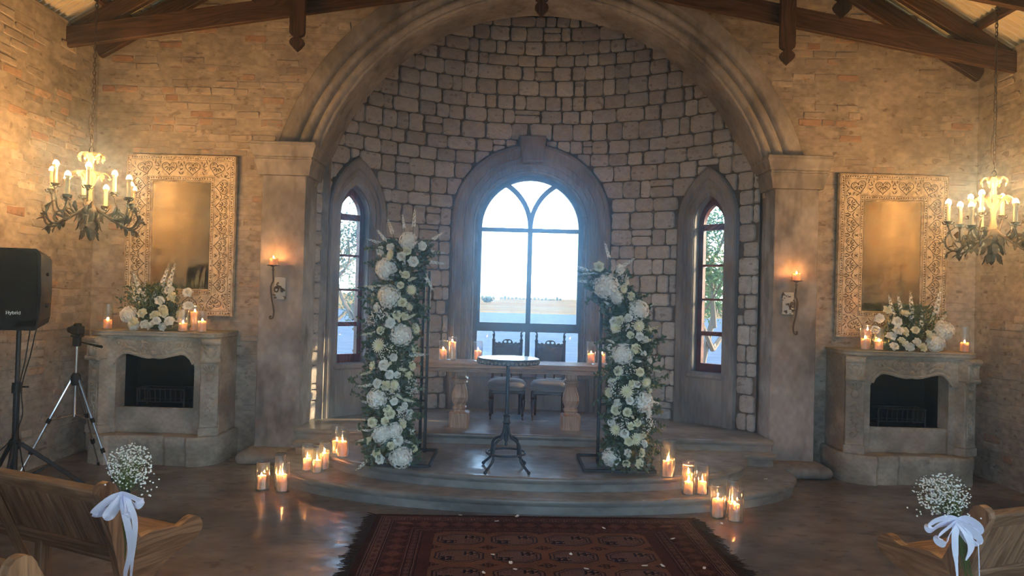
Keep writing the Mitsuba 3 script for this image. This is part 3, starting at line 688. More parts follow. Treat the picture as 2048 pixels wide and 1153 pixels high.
def mirror(cx, z0, z1, label):
    t = thing('mirror', label, 'mirror')
    w, iw = 0.582, 0.307; h = (z1 - z0) / 2; cz = (z0 + z1) / 2; A = tr(cx, YB - 0.02, cz) @ rx(0.012)
    rings = [[(-a, y, -b), (a, y, -b), (a, y, b), (-a, y, b)] for i, y in ((0.0, 0.0), (0.0, -0.052), (0.008, -0.060), (0.055, -0.060), (0.062, -0.054), (0.072, -0.058), (0.212, -0.058), (0.218, -0.052), (0.225, -0.057), (0.258, -0.057), (0.268, -0.040), (0.275, -0.028)) for a, b in ((w - i, h - i * 1.04),)]
    add('frame', xf(loft(rings), A), 'mirror_frame', t, smooth=False)
    b = h - 0.275 * 1.04
    add('mirror_glass', (np.array([(-iw - 0.002, -0.030, -b - 0.002), (iw + 0.002, -0.030, -b - 0.002), (iw + 0.002, -0.030, b + 0.002), (-iw - 0.002, -0.030, b + 0.002)]) @ A[:3, :3].T + A[:3, 3], np.array([[0, 1, 2], [0, 2, 3]])), 'mirror', t, smooth=False)
    add('backing', xf(box(-w + 0.03, w - 0.03, -0.026, 0.016, -h + 0.03, h - 0.03), A), 'dark_inlay', t, smooth=False)
    c = w - 0.142; hz = h - 0.145
    spots = [(-0.125, hz, 0), (0.125, hz, 0), (-0.125, -hz, PI), (0.125, -hz, PI)]
    for q in (-1, 1):
        spots += [(q * (c - 0.06), hz, q * -0.25), (q * (c - 0.06), -hz, PI + q * 0.25)]
        spots += [(q * c, z, -q * PI / 2) for z in np.linspace(-hz + 0.19, hz - 0.19, 6)]
    for x, z, a in spots:
        add('heart_motif', HEART, 'dark_inlay', t, smooth=False, to=A @ tr(x, -0.0575, z) @ ry(-a) @ XZ @ sc(1.30, 1.22, 1), share='heart')
    for name, ins in (('outer_beading', 0.032), ('inner_beading', 0.242)):
        ms = []
        ww, hh = w - ins, h - ins * 1.04
        y = -0.0600 if ins < 0.1 else -0.0570
        pts = [(x, s * hh) for s in (-1, 1) for x in np.arange(-ww, ww, 0.026)] + [(s * ww, z) for s in (-1, 1) for z in np.arange(-hh, hh, 0.026)]
        r = np.random.default_rng(int(cx * 10 + 100))
        for x, z in pts:
            if r.random() < 0.92: ms.append(xf(extrude(oval(0, 0, 0.0058 + 0.002 * r.random(), 0.0058 + 0.003 * r.random(), 7), 0.002), tr(x + r.normal(0, 0.002), y, z + r.normal(0, 0.002)) @ XZ))
        for q in (-1, 1):        # thin ruled lines beside the dots
            o = ins + q * 0.017; a, bq = w - o, h - o * 1.04
            ms.append(upright(sbox(-a, -bq, a, bq).difference(sbox(-a + 0.003, -bq + 0.003, a - 0.003, bq - 0.003)), 0.0015, y if not (ins < 0.1 and q < 0) else y))
        add(name, xf(cat(ms), A), 'dark_inlay', t, smooth=False)
    return t
mirror(-3.835, 1.475, 3.19, 'tall mirror in a cream carved frame of hearts above the fireplace by the tripod')
mirror(3.785, 1.435, 3.185, 'tall mirror in a cream carved frame of hearts above the fireplace away from the loudspeaker')

# ================================================================ chandeliers
def leaf_blade(path, width, n_teeth=5, fold=0.25):
    """A pointed, lobed metal leaf along a path; thick enough to be seen edge-on."""
    p = spline(path, 6); n = len(p); t = np.gradient(p, axis=0); t /= np.linalg.norm(t, axis=1, keepdims=True)
    s = np.cross(t, [0, 0, 1.0]); L = np.linalg.norm(s, axis=1, keepdims=True); s = np.where(L > 0.1, s / np.maximum(L, 1e-9), [[1.0, 0, 0]]); nn = np.cross(s, t)
    u = np.linspace(0, 1, n); w = width * np.sin(PI * np.clip(u * 0.92 + 0.06, 0, 1)) ** 0.8 * (0.72 + 0.28 * np.abs(np.sin(u * n_teeth * PI)))
    rings = [np.array([p[i] - s[i] * w[i] + nn[i] * fold * w[i], p[i] - nn[i] * 0.003, p[i] + s[i] * w[i] + nn[i] * fold * w[i], p[i] + nn[i] * 0.004]) for i in range(n)]
    return loft(rings, True, True, True)
LIGHTS = [(-0.294, -0.05, 2.695), (-0.238, 0.06, 2.634), (-0.154, -0.22, 2.749), (-0.176, 0.20, 2.644), (-0.017, -0.28, 2.66), (-0.039, 0.30, 2.556), (0.100, -0.20, 2.739), (0.136, 0.12, 2.678), (0.248, 0.22, 2.551), (0.289, 0.10, 2.586), (0.337, -0.02, 2.641)]
def bulb_mesh():
    dome = lathe([(0.0235, 0.014), (0.0235, 0.018), (0.0215, 0.030), (0.015, 0.042), (0.007, 0.050), (0.0, 0.053)], 12)
    return dome
CHY = 5.98
def chandelier(cx, turn, label):
    t = thing('chandelier', label, 'chandelier')
    zc = 4.32
    ms = []
    for i, z in enumerate(np.arange(2.985, zc, 0.036)):
        lk = np.column_stack([0.011 * np.cos(np.linspace(0, 2 * PI, 12, endpoint=False)), np.zeros(12), 0.024 * np.sin(np.linspace(0, 2 * PI, 12, endpoint=False))])
        ms.append(xf(tube(lk, 0.0033, 5, True), tr(cx, CHY, z) @ rz(PI / 2 * (i % 2) + 0.4)))
    add('chain', cat(ms), 'rust_iron', t)
    add('hook', xf(cat([tube(spline([(0, 0, 0.10), (0, 0, 0.02), (0.018, 0, -0.012), (0.0, 0, -0.03), (-0.016, 0, -0.012)], 6), 0.007, 6), box(-0.02, 0.02, -0.02, 0.02, 0.05, 0.12)]), tr(cx, CHY, zc)), 'rust_iron', t)
    wire = spline([(cx, CHY, 2.93), (cx - 0.03, CHY, 3.15), (cx + 0.015, CHY, 3.4), (cx, CHY, 3.7), (cx + 0.01, CHY, 4.3)], 8); add('flex', tube(wire, 0.0028, 5), 'rust_iron', t)
    A = tr(cx, CHY, 0) @ rz(turn)
    put = lambda name, m, mat, parent=t, **k: add(name, xf(m, A), mat, parent, **k)
    crown = [lathe([(0.0, 2.74), (0.020, 2.74), (0.024, 2.76), (0.018, 2.775), (0.020, 2.80), (0.028, 2.83), (0.044, 2.855), (0.066, 2.872), (0.064, 2.878), (0.030, 2.870), (0, 2.868)], 20)]
    for a in np.arange(8) * PI / 4:
        crown.append(xf(leaf_blade([(0.040, 0, 2.868), (0.070, 0, 2.880), (0.092, 0, 2.862), (0.096, 0, 2.830), (0.086, 0, 2.806)], 0.018, 3), rz(a)))
    put('crown', cat(crown), 'gilt')
    put('loop', xf(tube(np.column_stack([0.018 * np.cos(np.linspace(0, 2 * PI, 14, endpoint=False)), np.zeros(14), 0.035 * np.sin(np.linspace(0, 2 * PI, 14, endpoint=False))]), 0.004, 6, True), tr(0, 0, 2.905)), 'rust_iron')
    put('stem', lathe([(0.0, 2.44), (0.022, 2.44), (0.030, 2.47), (0.020, 2.50), (0.016, 2.56), (0.026, 2.60), (0.034, 2.63), (0.030, 2.66), (0.018, 2.69), (0.026, 2.72), (0.020, 2.745)], 18), 'gilt')
    ac = []
    for a in np.arange(6) * PI / 3 + 0.4:
        ac.append(xf(leaf_blade([(0.020, 0, 2.60), (0.060, 0, 2.68), (0.100, 0, 2.715), (0.135, 0, 2.69), (0.140, 0, 2.66)], 0.034, 4), rz(a)))
    put('acanthus_leaves', cat(ac), 'gilt')
    bowl = [lathe([(0.0, 2.165), (0.012, 2.17), (0.020, 2.20), (0.034, 2.26), (0.052, 2.32), (0.066, 2.37), (0.060, 2.41), (0.034, 2.44), (0.0, 2.45)], 18)]
    for k, (z, r, n) in enumerate(((2.40, 0.065, 7), (2.33, 0.050, 6), (2.25, 0.030, 5))):
        for a in np.arange(n) * 2 * PI / n + 0.35 * k:
            bowl.append(xf(leaf_blade([(r * 0.6, 0, z), (r + 0.018, 0, z - 0.035), (r + 0.030, 0, z - 0.080), (r + 0.046, 0, z - 0.105)], 0.026, 4), rz(a)))
    put('leafy_bowl', cat(bowl), 'bronze')
    groups = {}
    for l in LIGHTS:
        zt = 1.75 + (l[2] - 1.75) * (CHY + l[1]) / 5.9
        groups.setdefault(int(((math.atan2(l[1], l[0]) + PI) / (2 * PI) * 6 + 0.5) % 6), []).append((l[0], l[1], zt))
    tw = rz(-turn)
    for g, ls in sorted(groups.items()):
        c = np.mean([(x, y) for x, y, z in ls], axis=0); a = math.atan2(c[1], c[0]); d = np.array([math.cos(a), math.sin(a), 0]); s = np.array([-d[1], d[0], 0])
        P = lambda r, z, q=0.0: d * r + s * q + np.array([0, 0, z])
        ms = [tube(spline([P(0.04, 2.42), P(0.13, 2.36), P(0.22, 2.30), P(0.31, 2.255), P(0.37, 2.285), P(0.385, 2.345), P(0.36, 2.395)], 7), np.linspace(0.013, 0.006, 43), 7),
              tube(spline([P(0.14, 2.36), P(0.20, 2.39, 0.02), P(0.26, 2.37, 0.04), P(0.27, 2.31, 0.04), P(0.23, 2.285, 0.03)], 6), np.linspace(0.010, 0.004, 25), 6)]
        for (r0, z0, r1, z1, q) in ((0.30, 2.26, 0.38, 2.22, 0.03), (0.37, 2.30, 0.41, 2.37, -0.02), (0.20, 2.32, 0.24, 2.25, -0.03), (0.36, 2.39, 0.32, 2.45, 0.03), (0.25, 2.29, 0.29, 2.20, 0.03), (0.33, 2.26, 0.36, 2.19, -0.03), (0.385, 2.33, 0.435, 2.31, 0.02), (0.12, 2.37, 0.16, 2.46, 0.03), (0.18, 2.34, 0.22, 2.43, -0.03), (0.28, 2.28, 0.31, 2.37, -0.03)):
            ms.append(leaf_blade([P(r0, z0), P((r0 + r1) / 2 + 0.012, (z0 + z1) / 2, q / 2), P(r1, z1, q)], 0.020, 3))
        for x, y, z in ls:
            b = np.array([x, y, z - 0.150]); m0 = P(0.20, 2.33); e = b - [0, 0, 0.03]
            mid = (m0 + e) / 2 + d * 0.03 + [0, 0, -0.05]
            ms.append(tube(spline([m0, mid, e], 8), np.linspace(0.010, 0.006, 17), 6))
            ms.append(lathe([(0.004, -0.035), (0.014, -0.022), (0.010, -0.008), (0.024, 0.0), (0.034, 0.012), (0.030, 0.013), (0.012, 0.008)], 12, b))
            for k in range(4): ms.append(xf(leaf_blade([(0.012, 0, -0.01), (0.034, 0, -0.014), (0.046, 0, 0.008)], 0.011, 2), tr(*b) @ rz(k * PI / 2 + x * 9)))
        am = put('arm', cat(ms), 'bronze')
        for x, y, z in ls:
            put('candle_tube', lathe([(0.0, -0.140), (0.0165, -0.140), (0.0165, -0.020), (0.0155, -0.012), (0.0, -0.012)], 12, (x, y, z)), 'cream_tube', am)
            put('bulb_cap', lathe([(0.0, -0.014), (0.013, -0.014), (0.0185, 0.0), (0.0240, 0.012), (0.0240, 0.0155), (0.0, 0.0155)], 12, (x, y, z)), 'cream_tube', am)
            add('bulb', xf(xf(bulb_mesh(), tr(x, y, z + 0.002)), A), 'white_print', am, smooth=True, radiance=BULB)
    return t
chandelier(-3.85, 0.0, 'bronze and gilt candle chandelier hanging on a chain above the loudspeaker side')
chandelier(3.775, PI * 0.93, 'bronze and gilt candle chandelier cut by the edge of the picture, away from the loudspeaker')

# ================================================================ candles
def flame_mesh(h=0.026, r=0.0075):
    v, f = lathe([(0.0, 0.0), (r * 0.7, h * 0.10), (r, h * 0.30), (r * 0.8, h * 0.55), (r * 0.4, h * 0.82), (0.0, h)], 8)
    return v, f
_ncandle = [0]
def candle(x, y, z, h, r, label, group=None):
    t = thing('candle', label, 'candle', group)
    rr = np.random.default_rng(_ncandle[0] + 5); _ncandle[0] += 1
    # hollow wax wall with a melted well; thin enough for the flame to glow through
    add('wax', lathe([(0.0, 0.0), (r, 0.0), (r, h - 0.004), (r - 0.003, h), (r * 0.84, h - 0.003), (r * 0.74, h - 0.018), (0.0, h - 0.022)], 20, (x, y, z)), 'wax', t, smooth=60)
    lean = rr.normal(0, 0.10, 2)
    add('wick', tube([(x, y, z + h - 0.022), (x + 0.002, y, z + h + 0.004)], 0.0015, 5), 'wick', t)
    A = tr(x, y, z + h - 0.002) @ rx(lean[0]) @ ry(lean[1])
    add('flame', xf(flame_mesh(), A), 'white_print', t, smooth=True, radiance=FLAME)
    return t
def vase(x, y, z, H, label, r=0.060, group=None):
    t = thing('glass_cylinder', label, 'glass vase', group)
    n = 28; ang = np.arange(n) * 2 * PI / n
    ring = lambda R, zz: np.column_stack([x + R * np.cos(ang), y + R * np.sin(ang), np.full(n, z + zz)])
    add('wall', loft([ring(r, 0.004), ring(r, H * 0.5), ring(r, H)]), 'vase_glass', t, smooth=True)
    add('inner_wall', loft([ring(r - 0.004, 0.011), ring(r - 0.004, H * 0.5), ring(r - 0.004, H)]), 'vase_glass', t, smooth=True)
    add('rim', tube(ring(r - 0.002, H), 0.0030, 6, True), 'solid_glass', t, smooth=True)
    add('glass_base', lathe([(0.0, 0.001), (r - 0.004, 0.001), (r, 0.004), (r, 0.009), (r - 0.003, 0.011), (0.0, 0.010)], n, (x, y, z)), 'solid_glass', t, smooth=40)
    return t
def pair(x, y, z, H, h, where, r=0.060, rc=0.037, dx=0.0):
    vase(x, y, z, H, 'clear glass cylinder of the ' + where, r)
    candle(x + dx, y, z + 0.0115, h, rc, 'white lit pillar candle, the ' + where)
fl, st = 'on the floor before the step on the tripod side', 'on the floor before the step away from the tripod'
pair(-2.425, 6.297, 0, 0.246, 0.115, 'floor candle nearest the tripod', dx=-0.010)
pair(-2.237, 6.251, 0, 0.258, 0.140, 'floor candle touching the step, tripod side')
pair(-2.315, 6.420, 0, 0.285, 0.095, 'floor candle behind two others, tripod side', r=0.050)
pair(-2.096, 6.507, Z1, 0.238, 0.098, 'lower step candle nearest the pillar, tripod side', r=0.052)
pair(-1.985, 6.425, Z1, 0.236, 0.104, 'lower step candle, front of three, tripod side', r=0.052, rc=0.036)
pair(-1.955, 6.560, Z1, 0.252, 0.138, 'lower step candle, back of three, tripod side', r=0.052)
pair(-1.875, 6.680, Z2, 0.262, 0.110, 'upper step candle, smaller and behind, tripod side', r=0.050)
pair(-1.792, 6.560, Z2, 0.240, 0.130, 'upper step candle, larger and in front, tripod side', rc=0.042)
pair(1.110, 6.130, Z2, 0.256, 0.128, 'upper step candle in front, by the shorter flower column', rc=0.042)
pair(1.160, 6.310, Z2, 0.285, 0.095, 'upper step candle hidden behind another, by the shorter flower column')
pair(1.268, 6.030, Z1, 0.255, 0.098, 'lower step candle, front of three, below the shorter flower column', r=0.054)
pair(1.300, 6.165, Z1, 0.262, 0.140, 'lower step candle, back of three, below the shorter flower column', r=0.054)
pair(1.390, 6.050, Z1, 0.250, 0.098, 'lower step candle farthest from the shorter flower column', r=0.052)
pair(1.463, 5.845, 0, 0.262, 0.140, 'floor candle nearest the rug, opposite the tripod', rc=0.042)
pair(1.585, 5.755, 0, 0.258, 0.128, 'floor candle frontmost of three, opposite the tripod', rc=0.042, dx=-0.012)
pair(1.605, 5.920, 0, 0.290, 0.100, 'floor candle at the back of three, opposite the tripod', r=0.050)
ZT2 = 1.06
pair(-1.000, 7.74, ZT2, 0.212, 0.105, 'short table candle beside a tall one', r=0.048)
pair(-0.905, 7.78, ZT2, 0.250, 0.190, 'tall table candle beside a short one', r=0.048)
pair(-0.620, 7.74, ZT2, 0.212, 0.105, 'lone table candle next to the round table', r=0.048)
pair(0.610, 7.74, ZT2, 0.240, 0.105, 'table candle between the chair and the stand post', r=0.048)
pair(0.735, 7.78, ZT2, 0.212, 0.100, 'table candle behind the stand post of the shorter column', r=0.046)
ZM = 1.3255
pair(-4.355, 7.20, ZM, 0.262, 0.088, 'lone mantel candle above the tripod', r=0.046)
pair(-3.560, 7.13, ZM, 0.225, 0.080, 'shortest of three mantel candles, tripod side', r=0.048)
pair(-3.520, 7.30, ZM, 0.260, 0.190, 'tallest of three mantel candles, tripod side', r=0.048)
pair(-3.385, 7.17, ZM, 0.215, 0.104, 'mantel candle nearest the pillar, tripod side', r=0.048)
pair(3.312, 7.18, ZM, 0.220, 0.108, 'mantel candle nearest the pillar, opposite the tripod', r=0.048)
pair(3.405, 7.32, ZM, 0.245, 0.190, 'tallest mantel candle, opposite the tripod', r=0.048)
pair(3.445, 7.17, ZM, 0.226, 0.082, 'short mantel candle beside the roses, opposite the tripod', r=0.046)
pair(4.330, 7.20, ZM, 0.262, 0.092, 'lone mantel candle under the second chandelier', r=0.046)

# ---- wall sconces
def sconce(x, y, zd, s, label, clabel):
    t = thing('wall_sconce', label, 'wall sconce')
    add('dish', lathe([(0.0, -0.010), (0.010, -0.010), (0.030, -0.002), (0.060, 0.002), (0.062, 0.006), (0.0, 0.004)], 20, (x, y, zd)), 'rust_iron', t)
    add('stem', cat([tube([(x, y, zd - 0.005), (x, y, zd - 0.06), (x + s * 0.004, y + 0.005, zd - 0.16)], 0.009, 7), lathe([(0.006, -0.05), (0.016, -0.04), (0.006, -0.028)], 12, (x, y, zd))]), 'rust_iron', t)
    sw = spline([(x + s * 0.004, y + 0.005, zd - 0.15), (x - s * 0.022, y + 0.012, zd - 0.22), (x - s * 0.012, y + 0.02, zd - 0.34), (x + s * 0.012, y + 0.02, zd - 0.46), (x + s * 0.008, y + 0.01, zd - 0.53), (x - s * 0.014, y + 0.005, zd - 0.545), (x - s * 0.022, y + 0.005, zd - 0.525), (x - s * 0.008, y + 0.005, zd - 0.515)], 7)
    add('tail', tube(sw, 0.0085, 7), 'rust_iron', t)
    a = np.linspace(0, 2.4 * PI, 30); r = np.linspace(0.014, 0.044, 30)
    cur = np.column_stack([x + s * 0.028 + r * 0.62 * np.cos(a), np.full(30, y + 0.02), zd - 0.235 + r * np.sin(a)])
    add('curl', tube(cur, 0.007, 6), 'rust_iron', t)
    add('back_tile', box(x + s * 0.045 - 0.058, x + s * 0.045 + 0.058, 7.355, 7.381, zd - 0.345, zd - 0.115, 0.004), 'old_tile', t, smooth=False)
    add('bracket', box(x + s * 0.02 - 0.006, x + s * 0.02 + 0.006, y + 0.015, 7.36, zd - 0.235, zd - 0.222), 'rust_iron', t)
    add('bracket', box(x - 0.006, x + 0.006, y + 0.015, 7.36, zd - 0.305, zd - 0.293), 'rust_iron', t)
    candle(x, y, zd + 0.0055, 0.072, 0.040, clabel)
sconce(-2.720, 7.27, 2.020, 1, 'rusty iron wall sconce with scroll on the pillar by the tripod', 'white candle burning on the sconce of the pillar by the tripod')
sconce(2.640, 7.27, 2.005, -1, 'rusty iron wall sconce with scroll on the pillar away from the tripod', 'white candle burning on the sconce of the pillar away from the tripod')

# ================================================================ loudspeaker, stand, camera tripod
sp = thing('loudspeaker', 'black plastic loudspeaker on a tripod stand, cut by the picture edge', 'loudspeaker')
SA = tr(-4.300, 5.72, 1.385) @ rz(0.12)
body = Polygon([(-0.205, 0.0), (0.19, 0.0), (0.215, 0.07), (0.225, 0.30), (0.212, 0.62), (0.18, 0.665), (-0.18, 0.665), (-0.215, 0.62), (-0.225, 0.30)]).buffer(-0.03).buffer(0.03, 6)
v, f = upright(body, 0.34, 0.34); fr = v[:, 1] > 0.30; v = v.copy(); v[fr, 0] *= 0.62; v[fr, 2] = 0.33 + (v[fr, 2] - 0.33) * 0.86
add('cabinet', xf((v, f), SA), 'black_plastic', sp, smooth=30)
add('grille', xf(upright(body.buffer(-0.028).difference(sbox(-0.3, 0, 0.3, 0.10)), 0.012, 0.002), SA), 'speaker_grille', sp, smooth=False)
add('port', xf(upright(Polygon([(0.045, 0.035), (0.185, 0.045), (0.19, 0.085), (0.06, 0.070)]).buffer(0.006), 0.012, 0.004), SA), 'soot', sp, smooth=False)
add('logo', xf(xf(meshkit_text := (lambda m: (np.array(m.vertices), np.array(m.faces)))(meshkit.text_mesh('Hybrid', 0.026, 0.003, True)), tr(-0.030, -0.012, 0.130) @ XZ), SA), 'white_print', sp, smooth=False)
for zz in (0.20, 0.46): add('side_knob', xf(lathe([(0.0, 0.0), (0.014, 0.0), (0.014, 0.018), (0.0, 0.02)], 12), SA @ tr(0.214, 0.10, zz) @ ry(PI / 2)), 'black_plastic', sp)
PX, PY = -4.33, 5.87
stn = thing('speaker_stand', 'black tripod stand under the loudspeaker', 'speaker stand')
add('pole', cat([lathe([(0.0, 0.05), (0.024, 0.05), (0.024, 0.90), (0.0, 0.90)], 14, (PX, PY, 0)), lathe([(0.0, 0.90), (0.018, 0.90), (0.018, 1.42), (0.0, 1.42)], 14, (PX, PY, 0))]), 'iron', stn)
add('collar', lathe([(0.0, 0.86), (0.036, 0.86), (0.038, 0.89), (0.036, 0.945), (0.0, 0.945)], 14, (PX, PY, 0)), 'black_plastic', stn)
add('collar', lathe([(0.0, 0.40), (0.042, 0.40), (0.044, 0.43), (0.042, 0.475), (0.0, 0.475)], 14, (PX, PY, 0)), 'black_plastic', stn)
for k, (zz, q) in enumerate(((0.91, 0.3), (0.455, -0.5))): add('clamp_knob', xf(cat([tube([(0, 0, 0), (0.065, 0, 0)], 0.006, 6), lathe([(0.0, -0.008), (0.020, -0.006), (0.020, 0.006), (0.0, 0.008)], 10, (0.066, 0, 0))]), tr(PX, PY, zz) @ rz(q)), 'black_plastic', stn)
for a in (0.85, 0.85 + 2 * PI / 3, 0.85 - 2 * PI / 3):
    R0 = 0.52 if a == 0.85 else 0.28
    m, A = beam((PX + 0.04 * math.cos(a), PY + 0.04 * math.sin(a), 0.44), (PX + R0 * math.cos(a), PY + R0 * math.sin(a), 0.02), 0.020, 0.034, 0.004)
    lg = add('leg', m, 'iron', stn, smooth=False, to=A)
    add('foot', lathe([(0.0, 0.0), (0.018, 0.0), (0.020, 0.012), (0.014, 0.03), (0.0, 0.03)], 10, (PX + R0 * math.cos(a), PY + R0 * math.sin(a), 0.0)), 'black_plastic', lg)
    m, A = beam((PX + 0.03 * math.cos(a), PY + 0.03 * math.sin(a), 0.12), (PX + R0 * 0.52 * math.cos(a), PY + R0 * 0.52 * math.sin(a), 0.235), 0.012, 0.022, 0.003)
    add('brace', m, 'iron', lg, smooth=False, to=A)
for k, pts in enumerate((((PX + 0.06, PY + 0.05, 1.40), (PX + 0.075, PY - 0.02, 1.15), (PX + 0.045, PY - 0.03, 0.93), (PX + 0.035, PY - 0.03, 0.6), (PX - 0.03, PY - 0.03, 0.46), (PX - 0.16, PY - 0.05, 0.30), (PX - 0.20, PY - 0.05, 0.02)), ((PX + 0.11, PY + 0.05, 1.40), (PX + 0.115, PY - 0.02, 1.18), (PX + 0.06, PY - 0.03, 0.92), (PX + 0.075, PY - 0.03, 0.7), (PX + 0.05, PY - 0.03, 0.50), (PX + 0.10, PY + 0.1, 0.012), (PX + 0.3, PY + 0.3, 0.010)))):
    add('speaker_cable', tube(spline(pts, 8), 0.005, 6), 'black_plastic', None, label=('black cable hanging close along the speaker stand pole', 'black cable looping farther out from the speaker stand pole')[k], category='cable')
TX, TY = -4.275, 6.57
tp = thing('camera_tripod', 'silver and black camera tripod standing between the wall and the hearth', 'tripod')
add('head', cat([box(TX - 0.03, TX + 0.03, TY - 0.03, TY + 0.03, 1.20, 1.29, 0.01), box(TX - 0.045, TX + 0.045, TY - 0.035, TY + 0.035, 1.285, 1.305, 0.006)]), 'black_plastic', tp, smooth=False)
add('pan_handle', tube([(TX + 0.02, TY, 1.245), (TX + 0.12, TY - 0.02, 1.225), (TX + 0.26, TY - 0.05, 1.205)], [0.006, 0.008, 0.013], 8), 'black_plastic', tp)
add('centre_column', lathe([(0.0, 0.55), (0.013, 0.55), (0.013, 1.21), (0.0, 1.21)], 12, (TX, TY, 0)), 'chrome', tp)
add('shoulder', lathe([(0.0, 0.84), (0.028, 0.84), (0.045, 0.88), (0.040, 0.93), (0.022, 0.955), (0.0, 0.955)], 14, (TX, TY, 0)), 'black_plastic', tp)
for a in (-2.45, -0.22, 1.60):
    R0 = 0.44; foot = np.array([TX + R0 * math.cos(a), TY + R0 * math.sin(a), 0.0]); top = np.array([TX + 0.035 * math.cos(a), TY + 0.035 * math.sin(a), 0.89])
    L = lambda u: top + (foot - top) * u
    lg = add('leg', cat([tube([L(0), L(0.42)], 0.0125, 8), tube([L(0.40), L(0.72)], 0.0095, 8), tube([L(0.70), L(0.985)], 0.007, 8)]), 'chrome', tp)
    for u in (0.41, 0.71): add('leg_lock', cat([tube([L(u - 0.025), L(u + 0.02)], 0.018, 8)]), 'black_plastic', lg)
    add('foot', tube([L(0.965), L(0.998)], 0.011, 8), 'black_plastic', lg)
    add('spreader', tube([(TX, TY, 0.57), L(0.41)], 0.005, 5), 'chrome', tp)
cm = thing('video_camera', 'small black video camera on top of the tripod', 'camera')
CA = tr(TX, TY, 1.305) @ rz(-0.5)
add('body', xf(box(-0.065, 0.065, -0.035, 0.035, 0.002, 0.085, 0.012), CA), 'black_plastic', cm, smooth=False)
add('viewfinder_hump', xf(box(-0.025, 0.03, -0.03, 0.03, 0.08, 0.108, 0.010), CA), 'black_plastic', cm, smooth=False)
add('lens', xf(lathe([(0.0, 0.0), (0.030, 0.0), (0.030, 0.055), (0.026, 0.06), (0.0, 0.055)], 18), CA @ tr(-0.065, 0, 0.042) @ ry(-PI / 2)), 'black_plastic', cm)

# ================================================================ long table, chairs, round bistro table
tb = thing('long_table', 'long wooden trestle table with baluster legs under the arched window', 'table')
for k, y in enumerate((7.44, 7.60, 7.76)): plank('top_board', box(-1.36, 0.94, y, y + 0.157, ZT2 - 0.055, ZT2, 0.006), 'table_wood', tb, axis=0)
plank('apron', box(-1.2, 0.78, 7.62, 7.70, ZT2 - 0.115, ZT2 - 0.055, 0.004), 'table_wood', tb, axis=0)
def square_lathe(prof, at, c=0.2):
    rings = []
    for r, z in prof:
        k = r * (1 - c); rings.append([(-k, -r, z), (k, -r, z), (r, -k, z), (r, k, z), (k, r, z), (-k, r, z), (-r, k, z), (-r, -k, z)])
    v, f = loft(rings, True, True, True); return v + np.array(at), f
LEG = [(0.105, 0.0), (0.105, 0.150), (0.092, 0.160), (0.060, 0.165), (0.060, 0.185), (0.072, 0.195), (0.072, 0.210), (0.060, 0.220), (0.062, 0.240), (0.080, 0.275), (0.086, 0.315), (0.080, 0.365), (0.062, 0.425), (0.052, 0.455), (0.066, 0.462), (0.076, 0.475), (0.066, 0.490), (0.078, 0.500), (0.084, 0.515), (0.064, 0.530), (0.058, 0.545), (0.060, 0.640), (0.090, 0.646)]
for x in (-0.800, 0.395): plank('pedestal', square_lathe(LEG, (x, 7.68, Z3)), 'table_wood', tb, axis=2)
